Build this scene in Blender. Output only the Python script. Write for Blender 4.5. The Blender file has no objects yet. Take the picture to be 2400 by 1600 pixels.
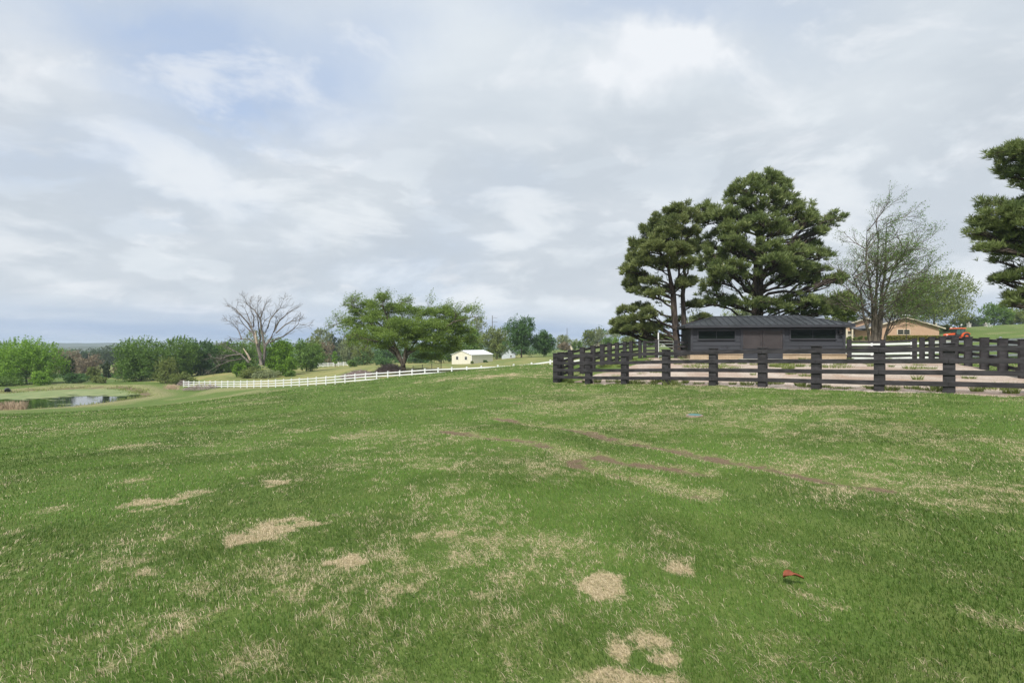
import bpy, math, random
import numpy as np
from mathutils import Vector
R = math.radians
scene = bpy.context.scene
col = scene.collection
rng = np.random.default_rng(7)
random.seed(7)

# ------------------------------------------------------------ camera, sky, sun, exposure
F = 1200.0            # focal length in photo pixels (photo is 2400 wide)
EYE = 1.6
HOR = 805.0
cam_d = bpy.data.cameras.new("camera"); cam = bpy.data.objects.new("camera", cam_d); col.objects.link(cam)
cam.location = (0, 0, EYE); cam.rotation_euler = (R(90) , 0, 0)
cam_d.sensor_width = 36; cam_d.lens = 18.0; cam_d.clip_start = .1; cam_d.clip_end = 20000
cam_d.shift_y = 5.0 / 2400.0
scene.camera = cam
scene.view_settings.view_transform = 'Standard'; scene.view_settings.look = 'None'
scene.view_settings.exposure = 0.7; scene.view_settings.gamma = 1
EXPF = 2 ** 0.7
SUN_EL, SUN_AZ = 52, 205          # degrees; azimuth clockwise from +Y (205 = behind the camera, a little left)
sd_ = bpy.data.lights.new("sun", 'SUN'); sun = bpy.data.objects.new("sun", sd_); col.objects.link(sun)
sd_.energy = 3.3; sd_.angle = R(9); sd_.color = (1, .955, .88)
sdir = Vector((math.sin(R(SUN_AZ)) * math.cos(R(SUN_EL)), math.cos(R(SUN_AZ)) * math.cos(R(SUN_EL)), math.sin(R(SUN_EL))))
sun.rotation_euler = (-sdir).to_track_quat('-Z', 'Y').to_euler()

def lin(r, g, b):
    f = lambda c: (c / 255 / 12.92) if c / 255 <= .04045 else ((c / 255 + .055) / 1.055) ** 2.4
    return (f(r), f(g), f(b), 1)

def build_world():
    w = bpy.data.worlds.new("World"); scene.world = w; w.use_nodes = True
    nt = w.node_tree; nt.nodes.clear(); N = nt.nodes.new; L = nt.links.new
    out = N('ShaderNodeOutputWorld'); bg = N('ShaderNodeBackground'); L(bg.outputs[0], out.inputs[0])
    sky = N('ShaderNodeTexSky'); sky.sky_type = 'NISHITA'; sky.sun_disc = False
    sky.sun_elevation = R(SUN_EL); sky.sun_rotation = R(SUN_AZ); sky.air_density = 1; sky.dust_density = 1.5
    bg.inputs[1].default_value = .1
    tc = N('ShaderNodeTexCoord')
    def math_(op, a, b=None, c=None, clamp=False):
        m = N('ShaderNodeMath'); m.operation = op; m.use_clamp = clamp
        for i, v in enumerate((a, b, c)):
            if v is None: continue
            if isinstance(v, (int, float)): m.inputs[i].default_value = v
            else: L(v, m.inputs[i])
        return m.outputs[0]
    def ramp(v, a, b):
        m = N('ShaderNodeMapRange'); m.interpolation_type = 'SMOOTHSTEP'; L(v, m.inputs[0])
        m.inputs[1].default_value = a; m.inputs[2].default_value = b; return m.outputs[0]
    def mix(f, a, b):
        m = N('ShaderNodeMix'); m.data_type = 'RGBA'
        if isinstance(f, (int, float)): m.inputs[0].default_value = f
        else: L(f, m.inputs[0])
        for i, v in ((6, a), (7, b)):
            if isinstance(v, tuple): m.inputs[i].default_value = v
            else: L(v, m.inputs[i])
        return m.outputs[2]
    sep = N('ShaderNodeSeparateXYZ'); L(tc.outputs['Generated'], sep.inputs[0])
    x, y, z = sep.outputs
    zc = math_('MAXIMUM', z, 0.0)
    inv = math_('DIVIDE', 1.0, math_('ADD', zc, .30))
    comb = N('ShaderNodeCombineXYZ'); L(math_('MULTIPLY', x, inv), comb.inputs[0]); L(math_('MULTIPLY', y, inv), comb.inputs[1])
    def noise(vec, scale, detail, rough=.5, dist=0.0, off=(0, 0, 0), sc=(1, 1, 1), rot=0):
        mp = N('ShaderNodeMapping'); L(vec, mp.inputs[0]); mp.inputs[1].default_value = off; mp.inputs[3].default_value = sc
        mp.inputs[2].default_value = (0, 0, rot)
        n = N('ShaderNodeTexNoise'); L(mp.outputs[0], n.inputs[0]); n.inputs['Scale'].default_value = scale
        n.inputs['Detail'].default_value = detail; n.inputs['Roughness'].default_value = rough
        n.inputs['Distortion'].default_value = dist
        return n.outputs[0]
    P = comb.outputs[0]
    big = noise(P, .9, 5, .5, .3, (3.1, 1.7, 0), (1, 1, 1), .5)
    mid = noise(P, 1.5, 8, .56, .25, (7.3, 2.2, 0), (.75, 1.25, 1), -.5)
    fine = noise(P, 3.4, 10, .6, .3, (1.3, 5.2, 0), (.9, 1.1, 1), -.35)
    # blobs: lobes of cloud or clear sky in a given direction of the sky
    def blob(px, py, wpx, hpx, warp=None):
        d = Vector(((px - 1200) / F, 1, (HOR - py) / F)); 
        dx, dz = d.x, d.z
        yy = math_('MAXIMUM', y, .05)
        u = math_('DIVIDE', x, yy); v = math_('DIVIDE', z, yy)
        if warp is not None:
            u = math_('ADD', u, math_('MULTIPLY', math_('SUBTRACT', warp, .5), .35))
            v = math_('ADD', v, math_('MULTIPLY', math_('SUBTRACT', warp2, .5), .25))
        a = math_('DIVIDE', math_('SUBTRACT', u, dx), wpx / F); b = math_('DIVIDE', math_('SUBTRACT', v, dz), hpx / F)
        r2 = math_('ADD', math_('MULTIPLY', a, a), math_('MULTIPLY', b, b))
        front = ramp(y, 0.0, .2)
        return math_('MULTIPLY', math_('EXPONENT', math_('MULTIPLY', r2, -1.0)), front)
    warp2 = noise(tc.outputs['Generated'], 4.5, 5, .6, 0, (5, 2, 8))
    warp = noise(tc.outputs['Generated'], 4.0, 5, .6, 0, (1, 9, 3))
    def total(lst):
        s = None
        for (px, py, w_, h_, amp) in lst:
            t = math_('MULTIPLY', blob(px, py, w_, h_, warp), amp)
            s = t if s is None else math_('ADD', s, t)
        return s
    blue_b = total([(380, 70, 320, 130, 1.1), (600, 220, 240, 100, 1.0), (250, 330, 160, 60, .4), (60, 400, 160, 70, .6), (1500, 30, 330, 60, .55),
                    (840, 90, 120, 150, .35), (60, 770, 420, 28, .35), (700, 750, 500, 30, .25)])
    white_b = total([(1570, 140, 110, 60, 1.3), (1430, 200, 70, 40, 1.0), (1620, 90, 90, 40, .8), (120, 230, 230, 110, .45), (1500, 520, 150, 50, .4),
                     (820, 300, 140, 60, .3), (470, 690, 90, 18, .35), (600, 430, 120, 40, .35), (1230, 690, 160, 30, .1), (40, 100, 120, 90, .3)])
    grey_b = total([(2300, 240, 260, 90, .55), (1540, 300, 240, 55, .8), (1130, 620, 200, 40, .6), (700, 610, 180, 40, .35),
                    (500, 520, 160, 50, .25), (1850, 250, 200, 80, .1), (2100, 480, 200, 50, .1), (60, 640, 150, 50, .3), (900, 560, 300, 80, .15)])
    nish = N('ShaderNodeMix'); nish.data_type = 'RGBA'; nish.blend_type = 'MULTIPLY'
    k = 1.07 / (.1 * EXPF)
    def c(r, g, b):
        l = lin(r, g, b); return (l[0] * k, l[1] * k, l[2] * k, 1)
    clearc = mix(.75, sky.outputs[0], c(188, 206, 234))
    base = mix(ramp(mid, .34, .66), c(204, 213, 222), c(222, 229, 235))
    # a clear share
    bl = math_('ADD', math_('MULTIPLY', ramp(big, .50, .72), .45), blue_b, clamp=True)
    s1 = mix(bl, base, clearc)
    gr = math_('MULTIPLY', math_('ADD', math_('MULTIPLY', ramp(noise(P, .8, 6, .55, .2, (9, 4, 2), (.8, 1.1, 1), -.4), .46, .72), .8), grey_b), math_('ADD', .35, math_('MULTIPLY', ramp(fine, .35, .6), .65)), clamp=True)
    s2 = mix(math_('MULTIPLY', gr, .95), s1, c(195, 204, 213))
    wh = math_('MULTIPLY', math_('ADD', math_('MULTIPLY', ramp(fine, .53, .68), .6), math_('MULTIPLY', white_b, ramp(fine, .28, .55))), 1.0, clamp=True)
    s3 = mix(wh, s2, c(233, 237, 242))
    # heaped clouds lower down
    cum = noise(tc.outputs['Generated'], 3.6, 9, .56, .35, (2, 4, 1), (1, 1, 2.6))
    band = math_('MULTIPLY', ramp(z, .04, .10), ramp(z, .46, .26))
    s3 = mix(math_('MULTIPLY', math_('MULTIPLY', ramp(cum, .62, .50), ramp(cum, .40, .47)), math_('MULTIPLY', band, .5)), s3, c(190, 199, 209))
    s3 = mix(math_('MULTIPLY', ramp(cum, .52, .68), math_('MULTIPLY', band, .6)), s3, c(234, 238, 242))
    # low bank of blue-grey cloud on the horizon
    hz = ramp(z, .085, .0)
    hz2 = math_('MULTIPLY', hz, math_('ADD', .55, math_('MULTIPLY', ramp(noise(tc.outputs['Generated'], 3, 5, .5, 0, (0, 0, 0), (1, 1, 14)), .35, .65), .45)))
    s4 = mix(math_('MULTIPLY', hz2, .95), s3, c(158, 180, 210))
    L(s4, bg.inputs[0])
build_world()

# ------------------------------------------------------------ noise in numpy
def _hash(ix, iy, seed):
    h = (ix.astype(np.int64) * 374761393 + iy.astype(np.int64) * 668265263 + seed * 2147483647) & 0xffffffff
    h = ((h ^ (h >> 13)) * 1274126177) & 0xffffffff
    return ((h ^ (h >> 16)) & 0xffff) / 65535.0
def vnoise(x, y, seed=0):
    ix = np.floor(x); iy = np.floor(y); fx = x - ix; fy = y - iy
    fx = fx * fx * (3 - 2 * fx); fy = fy * fy * (3 - 2 * fy)
    a = _hash(ix, iy, seed); b = _hash(ix + 1, iy, seed); c = _hash(ix, iy + 1, seed); d = _hash(ix + 1, iy + 1, seed)
    return (a * (1 - fx) + b * fx) * (1 - fy) + (c * (1 - fx) + d * fx) * fy
def fbm(x, y, o=4, seed=0):
    s = 0; a = .5; t = 0
    for i in range(o):
        s = s + a * vnoise(x, y, seed + i * 17); t += a; a *= .5; x = x * 2.03 + 11.3; y = y * 2.03 + 5.7
    return s / t
def sstep(a, b, v):
    t = np.clip((v - a) / (b - a), 0, 1); return t * t * (3 - 2 * t)

# ------------------------------------------------------------ terrain
def at(px, py, d):      # the point seen at photo pixel (px, py) at depth d
    return ((px - 1200) / F * d, d, EYE - (py - HOR) / F * d)
ctrl = []
for a in range(0, 360, 30):
    for r in (1.5, 5.0): ctrl.append((r * math.sin(R(a)), r * math.cos(R(a)), .03 * r * math.sin(R(a)) * (.5 if r > 3 else .2)))
for (px, py, d) in [(1304, 896, 24.7), (1672, 907, 18.9), (2224, 921, 14.7), (2400, 928, 13.6), (1950, 915, 16.5),
        (0, 991, 20), (0, 973, 40), (73, 957, 73), (230, 944, 82), (330, 928, 93), (430, 907, 110), (600, 904, 97), (600, 925, 42), (600, 962, 20),
        (764, 900, 82), (832, 897, 76), (1000, 905, 25), (1027, 878, 48), (1246, 858, 44), (1200, 893, 25), (937, 887, 66), (937, 893, 71),
        (1027, 887, 66), (1246, 880, 58), (1350, 852, 60), (1400, 852, 40), (1290, 876, 55), (1386, 858, 51), (1500, 839.5, 41), (1584, 838.6, 41), (1620, 842.5, 38), (1980, 842.5, 36), (1800, 842, 38), (2161, 842, 34),
        (2398, 888, 18.3), (2043, 848, 39.5), (2136, 843, 38), (2340, 838, 35.5), (2120, 798, 108), (2000, 798, 105), (2240, 797, 85), (2400, 795, 82), (2260, 770.5, 135), (2400, 763, 130),
        (2330, 767, 134), (2180, 777, 135), (1800, 802, 100), (1600, 812, 100), (1450, 822, 100), (1350, 832, 115), (1400, 814, 250), (1300, 820, 300), (1000, 838, 300), (1106, 852, 140),
        (1223, 838, 150), (1300, 835, 150), (947, 872, 80), (850, 870, 95), (610, 884, 118), (700, 868, 150), (500, 885, 122), (300, 899, 116), (180, 899, 114), (0, 905, 112), (-200, 908, 110),
        (350, 905, 108), (400, 906, 109), (250, 890, 160), (700, 852, 210), (850, 858, 150), (2300, 790, 100), (1900, 800, 200), (2300, 768, 260), (2600, 755, 130), (2700, 830, 30),
        (2600, 940, 12), (-300, 985, 60), (-500, 985, 40), (-600, 930, 110), (100, 850, 300), (-300, 850, 300)]:
    ctrl.append(at(px, py, d))
for (x, y, z) in [(-60, -20, -5), (60, -20, 2.5), (0, -60, .5), (200, -50, 5), (-200, -50, -12), (0, -300, 0), (300, -100, 6), (-300, -100, -16), (-120, 10, -9), (120, 10, 4), (20, -10, .4), (-20, -10, -1), (-30, 5, -2.2), (30, 4, .7)]:
    ctrl.append((x, y, z))
C = np.array(ctrl)
def warp_xy(x, y):
    r = np.sqrt(x * x + y * y) + 1e-9; s = np.log1p(r / 6.0) / r
    return x * s, y * s
cu, cv = warp_xy(C[:, 0], C[:, 1])
def tps(r2): return .5 * r2 * np.log(r2 + 1e-12)
n_ = len(C)
K = tps((cu[:, None] - cu[None]) ** 2 + (cv[:, None] - cv[None]) ** 2) + np.eye(n_) * 8e-5
Pm = np.stack([np.ones(n_), cu, cv], 1)
A = np.zeros((n_ + 3, n_ + 3)); A[:n_, :n_] = K; A[:n_, n_:] = Pm; A[n_:, :n_] = Pm.T
sol = np.linalg.solve(A, np.concatenate([C[:, 2], np.zeros(3)]))
WZ = EYE - 9.5
pond_px = [(-420, 930), (-150, 926), (0, 922.5), (100, 915), (175, 912), (280, 911), (312, 917), (334, 927), (325, 931), (230, 944), (166, 951), (73, 957), (-40, 961), (-300, 965)]
pond = np.array([((px - 1200) / F * d, d) for px, py in pond_px for d in [9.5 * F / (py - HOR)]])
def poly_sd(x, y, poly):
    inside = np.zeros(x.shape, bool); dist = np.full(x.shape, 1e9)
    n = len(poly)
    for i in range(n):
        ax, ay = poly[i]; bx, by = poly[(i + 1) % n]
        t = np.clip(((x - ax) * (bx - ax) + (y - ay) * (by - ay)) / ((bx - ax) ** 2 + (by - ay) ** 2), 0, 1)
        dist = np.minimum(dist, np.hypot(x - ax - t * (bx - ax), y - ay - t * (by - ay)))
        cond = ((ay > y) != (by > y)) & (x < (bx - ax) * (y - ay) / (by - ay + 1e-12) + ax)
        inside ^= cond
    return np.where(inside, -dist, dist)

def unproj(px, py, Hf):
    d = 1.5; last = d
    while d < 400:
        x, y, z = at(px, py, d)
        if z < Hf(x, y): break
        last = d; d *= 1.03
    lo, hi = last, d
    for _ in range(18):
        m = (lo + hi) / 2; x, y, z = at(px, py, m)
        if z < Hf(x, y): hi = m
        else: lo = m
    return ((px - 1200) / F * hi, hi)
def H0(x, y):
    x = np.atleast_1d(np.asarray(x, float)).ravel(); y = np.atleast_1d(np.asarray(y, float)).ravel()
    out = np.empty(x.shape)
    for s in range(0, len(x), 60000):
        xs = x[s:s + 60000]; ys = y[s:s + 60000]; r = np.hypot(xs, ys)
        k = np.minimum(1, 380 / (r + 1e-9)); u, v = warp_xy(xs * k, ys * k)
        z = tps((u[:, None] - cu) ** 2 + (v[:, None] - cv) ** 2) @ sol[:n_] + sol[n_] + u * sol[n_ + 1] + v * sol[n_ + 2]
        far = sstep(300, 900, r)
        z = z * (1 - far) - 24 * far
        m = (np.abs(xs + 100) < 75) & (np.abs(ys - 92) < 50)
        if m.any():
            sd = poly_sd(xs[m], ys[m], pond)
            t = sstep(0, 5, sd); zz = z[m]
            bank = WZ + np.clip(sd, -2.5, 6) * np.where(sd < 0, .32, .02 + .3 * sstep(90, 100, ys[m]))
            z[m] = np.where(sd < 0, bank, bank * (1 - t) + np.maximum(zz, WZ + .05) * t)
        out[s:s + 60000] = z
    return out
def H(x, y): return float(H0(x, y)[0])
def gp(px, py): return unproj(px, py, H)

# tyre ruts across the lawn (photo pixels turned into ground points)
rut_px = [[(1160, 978), (1247, 995), (1313, 1002), (1370, 1011), (1423, 1026), (1494, 1040), (1570, 1052), (1647, 1069), (1742, 1088), (1837, 1104), (1932, 1123), (2066, 1145)],
          [(1037, 1007), (1123, 1023), (1156, 1026), (1228, 1033), (1266, 1042), (1323, 1059), (1361, 1092), (1485, 1118), (1575, 1140), (1647, 1159)],
          [(1337, 1054), (1437, 1078), (1556, 1097), (1640, 1108)],
          [(1140, 932), (1180, 930), (1210, 935)], [(1210, 945), (1280, 941)]]
ruts = [np.array([gp(*p) for p in r]) for r in rut_px]
def rut_dist(x, y):
    d = np.full(x.shape, 1e9)
    for rt in ruts:
        for i in range(len(rt) - 1):
            ax, ay = rt[i]; bx, by = rt[i + 1]
            t = np.clip(((x - ax) * (bx - ax) + (y - ay) * (by - ay)) / ((bx - ax) ** 2 + (by - ay) ** 2 + 1e-9), 0, 1)
            d = np.minimum(d, np.hypot(x - ax - t * (bx - ax), y - ay - t * (by - ay)))
    return d
patch_px = [(340, 1180, 78, 14, 1), (455, 1153, 30, 9, .8), (655, 1127, 38, 8, .9), (660, 1246, 72, 22, 1), (828, 1312, 68, 30, 1.1), (1045, 1250, 46, 14, .8), (1182, 1218, 42, 24, .8),
            (333, 1342, 44, 15, .9), (1415, 1362, 48, 32, 1.2), (1600, 1332, 46, 24, 1.1), (1500, 1500, 66, 32, 1.1), (1455, 1600, 80, 26, 1.0), (1885, 1400, 80, 30, .55), (600, 1545, 60, 30, .5),
            (55, 1248, 60, 12, .6), (5, 1350, 50, 30, .7), (100, 1195, 60, 13, .6), (300, 1048, 40, 5, .7), (590, 1090, 60, 9, .5), (330, 1124, 40, 5, .7), (200, 1530, 120, 30, .3), (1130, 1185, 90, 30, .35),
            (2330, 1170, 120, 22, 0.54), (2350, 1450, 90, 50, 0.54), (1780, 1310, 90, 30, 0.61), (1080, 1140, 60, 16, 0.54), (850, 1020, 60, 9, 0.68), (1900, 955, 220, 7, 0.74), (1300, 950, 120, 6, 0.54),
            (1650, 965, 140, 7, 0.47), (2100, 1000, 120, 9, 0.47), (1500, 1000, 120, 9, 0.47), (1330, 925, 160, 5, 0.47), (2250, 1140, 120, 14, 0.47), (1180, 881, 110, 5, 0.94), (1050, 888, 80, 5, 0.68), (1340, 915, 60, 4, 0.68), (1950, 985, 60, 5, 0.68), (2050, 975, 40, 4, 0.68)]
patches = []
for px, py, w, h, a in patch_px:
    c = gp(px, py); e = gp(px + w, py); f = gp(px, py - h) ; g = gp(px, min(py + h, 1640))
    patches.append((c[0], c[1], abs(e[0] - c[0]) * .86, (abs(f[1] - c[1]) + abs(g[1] - c[1])) / 2 * .86, a * (.92 if a > .75 else .8)))
def cover(x, y):
    """share of dead straw and of bare soil at a place of the lawn"""
    r = np.hypot(x, y)
    n1 = fbm(x * .55 + 40, y * .55 + 17, 5, 3); n2 = fbm(x * 3.1, y * 3.1, 4, 9); n3 = fbm(x * .12 + 5, y * .12, 3, 21)
    right = sstep(-5, 3, x) * .11 - .055 - .03 * sstep(8, 3, r) 
    n4 = fbm(x * 7.5 + 2, y * 7.5 + 6, 3, 19)
    dry = .05 + sstep(.44, .74, n1 + right + (n3 - .5) * .3 + (n2 - .5) * .55) * .25 * (.35 + 1.3 * sstep(.35, .65, n4)) + .17 * sstep(.45, .75, n2 + (n1 - .5) * .4) * (.5 + right * 5)
    wob = (fbm(x * 2.1 + 3, y * 2.1 + 8, 4, 33) - .5) * 2.6 + (n4 - .5) * 2.2 + (n2 - .5) * 2.4
    for cx, cy, rx, ry, a in patches:
        q = np.sqrt(((x - cx) / rx) ** 2 + ((y - cy) / ry) ** 2)
        m = q < 2.8
        if m.any():
            v = sstep(1.5, .2, q[m] + wob[m]) * a
            dry[m] = np.maximum(dry[m], v)
    rd = rut_dist(x, y)
    rn = fbm(x * 1.1 + 9, y * 1.1 + 2, 4, 51)
    soil = sstep(.26, .05, rd + (n2 - .5) * .28) * sstep(.32, .50, rn) * (.62 + .38 * sstep(.35, .6, n4))
    dry = np.maximum(dry, sstep(.40, .06, rd + (n2 - .5) * .5) * .48)
    bare = sstep(.6, .72, fbm(x * .35 + 70, y * .8 + 30, 4, 77)) * sstep(26, 34, y) * sstep(0, 3, x + y * .25 - 3) * .0
    return np.clip(dry, 0, 1), np.clip(soil + bare, 0, 1)

# ------------------------------------------------------------ helpers
def mesh_np(name, V, quads=None, tris=None, mat=None, parent=None, attrs=None, smooth=False, loc=None):
    me = bpy.data.meshes.new(name)
    V = np.asarray(V, np.float32)
    off = np.array(loc if loc is not None else ((0, 0, 0) if parent is None else WL[parent.name]), np.float32)
    V = V - off
    parts = []; starts = []; tot = 0
    idx = []
    if quads is not None and len(quads):
        q = np.asarray(quads, np.int32); idx.append(q.ravel()); starts.append(np.arange(len(q)) * 4); tot += len(q) * 4
    if tris is not None and len(tris):
        t = np.asarray(tris, np.int32); idx.append(t.ravel()); starts.append(tot + np.arange(len(t)) * 3)
    idx = np.concatenate(idx); starts = np.concatenate(starts)
    me.vertices.add(len(V)); me.vertices.foreach_set('co', V.ravel())
    me.loops.add(len(idx)); me.loops.foreach_set('vertex_index', idx.astype(np.int32))
    me.polygons.add(len(starts)); me.polygons.foreach_set('loop_start', starts.astype(np.int32))
    if attrs:
        for k, a in attrs.items():
            a = np.asarray(a, np.float32)
            if a.ndim == 1:
                at_ = me.attributes.new(k, 'FLOAT', 'POINT'); at_.data.foreach_set('value', a)
            else:
                at_ = me.attributes.new(k, 'FLOAT_COLOR', 'POINT')
                at_.data.foreach_set('color', np.concatenate([a, np.ones((len(a), 1), np.float32)], 1).ravel())
    me.update(calc_edges=True)
    if smooth: me.polygons.foreach_set('use_smooth', np.ones(len(starts), bool))
    o = bpy.data.objects.new(name, me); col.objects.link(o)
    if mat: me.materials.append(mat)
    o.location = off if parent is None else (0, 0, 0)
    if parent is not None: o.parent = parent; WL[o.name] = off
    else: WL[o.name] = off
    return o
WL = {}
class MB:
    def __init__(s): s.v = []; s.f = []; s.a = []
    def quadbox(s, p, ux, uy, uz):
        """box with corner p and edge vectors ux, uy, uz"""
        p = np.array(p, float); ux, uy, uz = (np.array(q, float) for q in (ux, uy, uz)); b = len(s.v)
        for k in range(8): s.v.append(p + ux * (k & 1) + uy * ((k >> 1) & 1) + uz * ((k >> 2) & 1))
        for f in ((0, 2, 3, 1), (4, 5, 7, 6), (0, 1, 5, 4), (2, 6, 7, 3), (0, 4, 6, 2), (1, 3, 7, 5)): s.f.append([b + i for i in f])
        return s
    def box(s, x0, x1, y0, y1, z0, z1): return s.quadbox((x0, y0, z0), (x1 - x0, 0, 0), (0, y1 - y0, 0), (0, 0, z1 - z0))
    def poly(s, pts):
        b = len(s.v); s.v += [np.array(p, float) for p in pts]; s.f.append(list(range(b, b + len(pts)))); return s
    def prism(s, pts, ext):
        """polygon pts extruded by vector ext"""
        b = len(s.v); n = len(pts); e = np.array(ext, float)
        s.v += [np.array(p, float) for p in pts] + [np.array(p, float) + e for p in pts]
        s.f.append(list(range(b, b + n))[::-1]); s.f.append(list(range(b + n, b + 2 * n)))
        for i in range(n): s.f.append([b + i, b + (i + 1) % n, b + n + (i + 1) % n, b + n + i])
        return s
    def tube(s, pts, rad, n=6, cap=True):
        pts = [np.array(p, float) for p in pts]
        if not hasattr(rad, '__len__'): rad = [rad] * len(pts)
        b0 = len(s.v); up = np.array((0.13, .21, .97))
        for i, p in enumerate(pts):
            t = pts[min(i + 1, len(pts) - 1)] - pts[max(i - 1, 0)]; t /= np.linalg.norm(t) + 1e-9
            ref = up if abs(t @ up) < .93 else np.array((1., .1, 0))
            a = np.cross(t, ref); a /= np.linalg.norm(a); c = np.cross(t, a)
            for k in range(n):
                w = 2 * math.pi * k / n; s.v.append(p + (a * math.cos(w) + c * math.sin(w)) * rad[i])
        for i in range(len(pts) - 1):
            for k in range(n):
                s.f.append([b0 + i * n + k, b0 + i * n + (k + 1) % n, b0 + (i + 1) * n + (k + 1) % n, b0 + (i + 1) * n + k])
        if cap:
            s.f.append([b0 + k for k in range(n)]); s.f.append([b0 + (len(pts) - 1) * n + k for k in range(n)][::-1])
        return s
    def build(s, name, mat, parent=None, smooth=False, bevel=0, loc=None):
        off = np.array(loc if loc is not None else ((0, 0, 0) if parent is None else WL[parent.name]), float)
        me = bpy.data.meshes.new(name); me.from_pydata([tuple(v - off) for v in s.v], [], s.f); me.update()
        me.materials.append(mat)
        if smooth: me.polygons.foreach_set('use_smooth', [True] * len(me.polygons))
        o = bpy.data.objects.new(name, me); col.objects.link(o)
        if parent is not None: o.parent = parent
        else: o.location = off
        WL[o.name] = off
        if bevel:
            m = o.modifiers.new('bevel', 'BEVEL'); m.width = bevel; m.segments = 2; m.limit_method = 'ANGLE'
        return o
def tag(o, label=None, cat=None, group=None, kind=None):
    if label: o['label'] = label
    if cat: o['category'] = cat
    if group: o['group'] = group
    if kind: o['kind'] = kind
    return o
def thing(name, label, cat, loc, group=None):
    o = bpy.data.objects.new(name, None); col.objects.link(o); o.location = loc; o.empty_display_size = .3
    WL[o.name] = np.array(loc, float)
    return tag(o, label, cat, group)

# ------------------------------------------------------------ materials
MATS = {}
class NT:
    def __init__(s, name, rough=.8, spec=.3, metal=0):
        s.m = bpy.data.materials.new(name); s.m.use_nodes = True; s.t = s.m.node_tree
        s.b = s.t.nodes['Principled BSDF']; s.b.inputs['Roughness'].default_value = rough
        s.b.inputs['Specular IOR Level'].default_value = spec; s.b.inputs['Metallic'].default_value = metal
        s.out = s.t.nodes['Material Output']
    def n(s, t, **k):
        q = s.t.nodes.new('ShaderNode' + t)
        for a, v in k.items(): setattr(q, a, v)
        return q
    def l(s, a, b): s.t.links.new(a, b)
    def pos(s):
        return s.n('NewGeometry').outputs['Position']
    def obj(s): return s.n('TexCoord').outputs['Object']
    def noise(s, vec, scale, detail=4, rough=.55, sc=None, dist=0):
        if sc:
            m = s.n('Mapping'); s.l(vec, m.inputs[0]); m.inputs[3].default_value = sc; vec = m.outputs[0]
        q = s.n('TexNoise'); s.l(vec, q.inputs[0]); q.inputs['Scale'].default_value = scale; q.inputs['Detail'].default_value = detail
        q.inputs['Roughness'].default_value = rough; q.inputs['Distortion'].default_value = dist; return q.outputs[0]
    def rng(s, v, a, b, c=0, d=1, smooth=True):
        q = s.n('MapRange'); s.l(v, q.inputs[0])
        for i, w in enumerate((a, b, c, d)): q.inputs[i + 1].default_value = w
        if smooth: q.interpolation_type = 'SMOOTHSTEP'
        return q.outputs[0]
    def mix(s, f, a, b, blend='MIX'):
        q = s.n('Mix'); q.data_type = 'RGBA'; q.blend_type = blend
        if isinstance(f, (int, float)): q.inputs[0].default_value = f
        else: s.l(f, q.inputs[0])
        for i, v in ((6, a), (7, b)):
            if isinstance(v, tuple): q.inputs[i].default_value = v if len(v) == 4 else v + (1,)
            else: s.l(v, q.inputs[i])
        return q.outputs[2]
    def math(s, op, a, b=0.0):
        q = s.n('Math'); q.operation = op
        for i, v in enumerate((a, b)):
            if isinstance(v, (int, float)): q.inputs[i].default_value = v
            else: s.l(v, q.inputs[i])
        return q.outputs[0]
    def attr(s, name): return s.n('Attribute', attribute_name=name)
    def base(s, c):
        if isinstance(c, tuple): s.b.inputs['Base Color'].default_value = c if len(c) == 4 else c + (1,)
        else: s.l(c, s.b.inputs['Base Color'])
    def bump(s, h, strength=.3, dist=.02):
        q = s.n('Bump'); q.inputs['Strength'].default_value = strength; q.inputs['Distance'].default_value = dist
        s.l(h, q.inputs['Height']); s.l(q.outputs[0], s.b.inputs['Normal'])

def m_worn(name, c, rough=.7, var=.25, scale=3, spec=.3, metal=0, grain=None, bump=.15):
    t = NT(name, rough, spec, metal); p = t.obj()
    n = t.noise(p, scale, 6, .6, grain)
    lo = tuple(v * (1 - var) for v in c); hi = tuple(min(1, v * (1 + var)) for v in c)
    t.base(t.mix(t.rng(n, .3, .7), lo, hi))
    n2 = t.noise(p, scale * 9, 4, .6, grain)
    t.bump(n2, bump, .01)
    r = t.rng(n, .3, .7, rough - .1, min(1, rough + .1)); t.l(r, t.b.inputs['Roughness'])
    return t.m
def m_leaf(name, a, b, tip=None, trans=.35):
    """leaves: colour runs from a to b with a random value per leaf"""
    t = NT(name, .55, .25)
    v = t.attr('v').outputs['Fac']
    n = t.noise(t.pos(), .55, 3, .5)
    f = t.math('ADD', t.math('MULTIPLY', v, .6), t.math('MULTIPLY', t.rng(n, .3, .7), .4))
    c = t.mix(f, a, b)
    if tip: c = t.mix(t.rng(v, .88, .95), c, tip)
    t.base(c)
    tr = t.n('BsdfTranslucent'); t.l(c, tr.inputs[0]); ms = t.n('MixShader'); ms.inputs[0].default_value = trans
    t.l(t.b.outputs[0], ms.inputs[1]); t.l(tr.outputs[0], ms.inputs[2]); t.l(ms.outputs[0], t.out.inputs[0])
    return t.m
def m_bark(name, a, b, scale=6):
    t = NT(name, .9, .1); p = t.obj(); n = t.noise(p, scale, 6, .65, (1, 1, .25))
    t.base(t.mix(t.rng(n, .35, .65), a, b)); t.bump(n, .6, .04); return t.m

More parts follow.
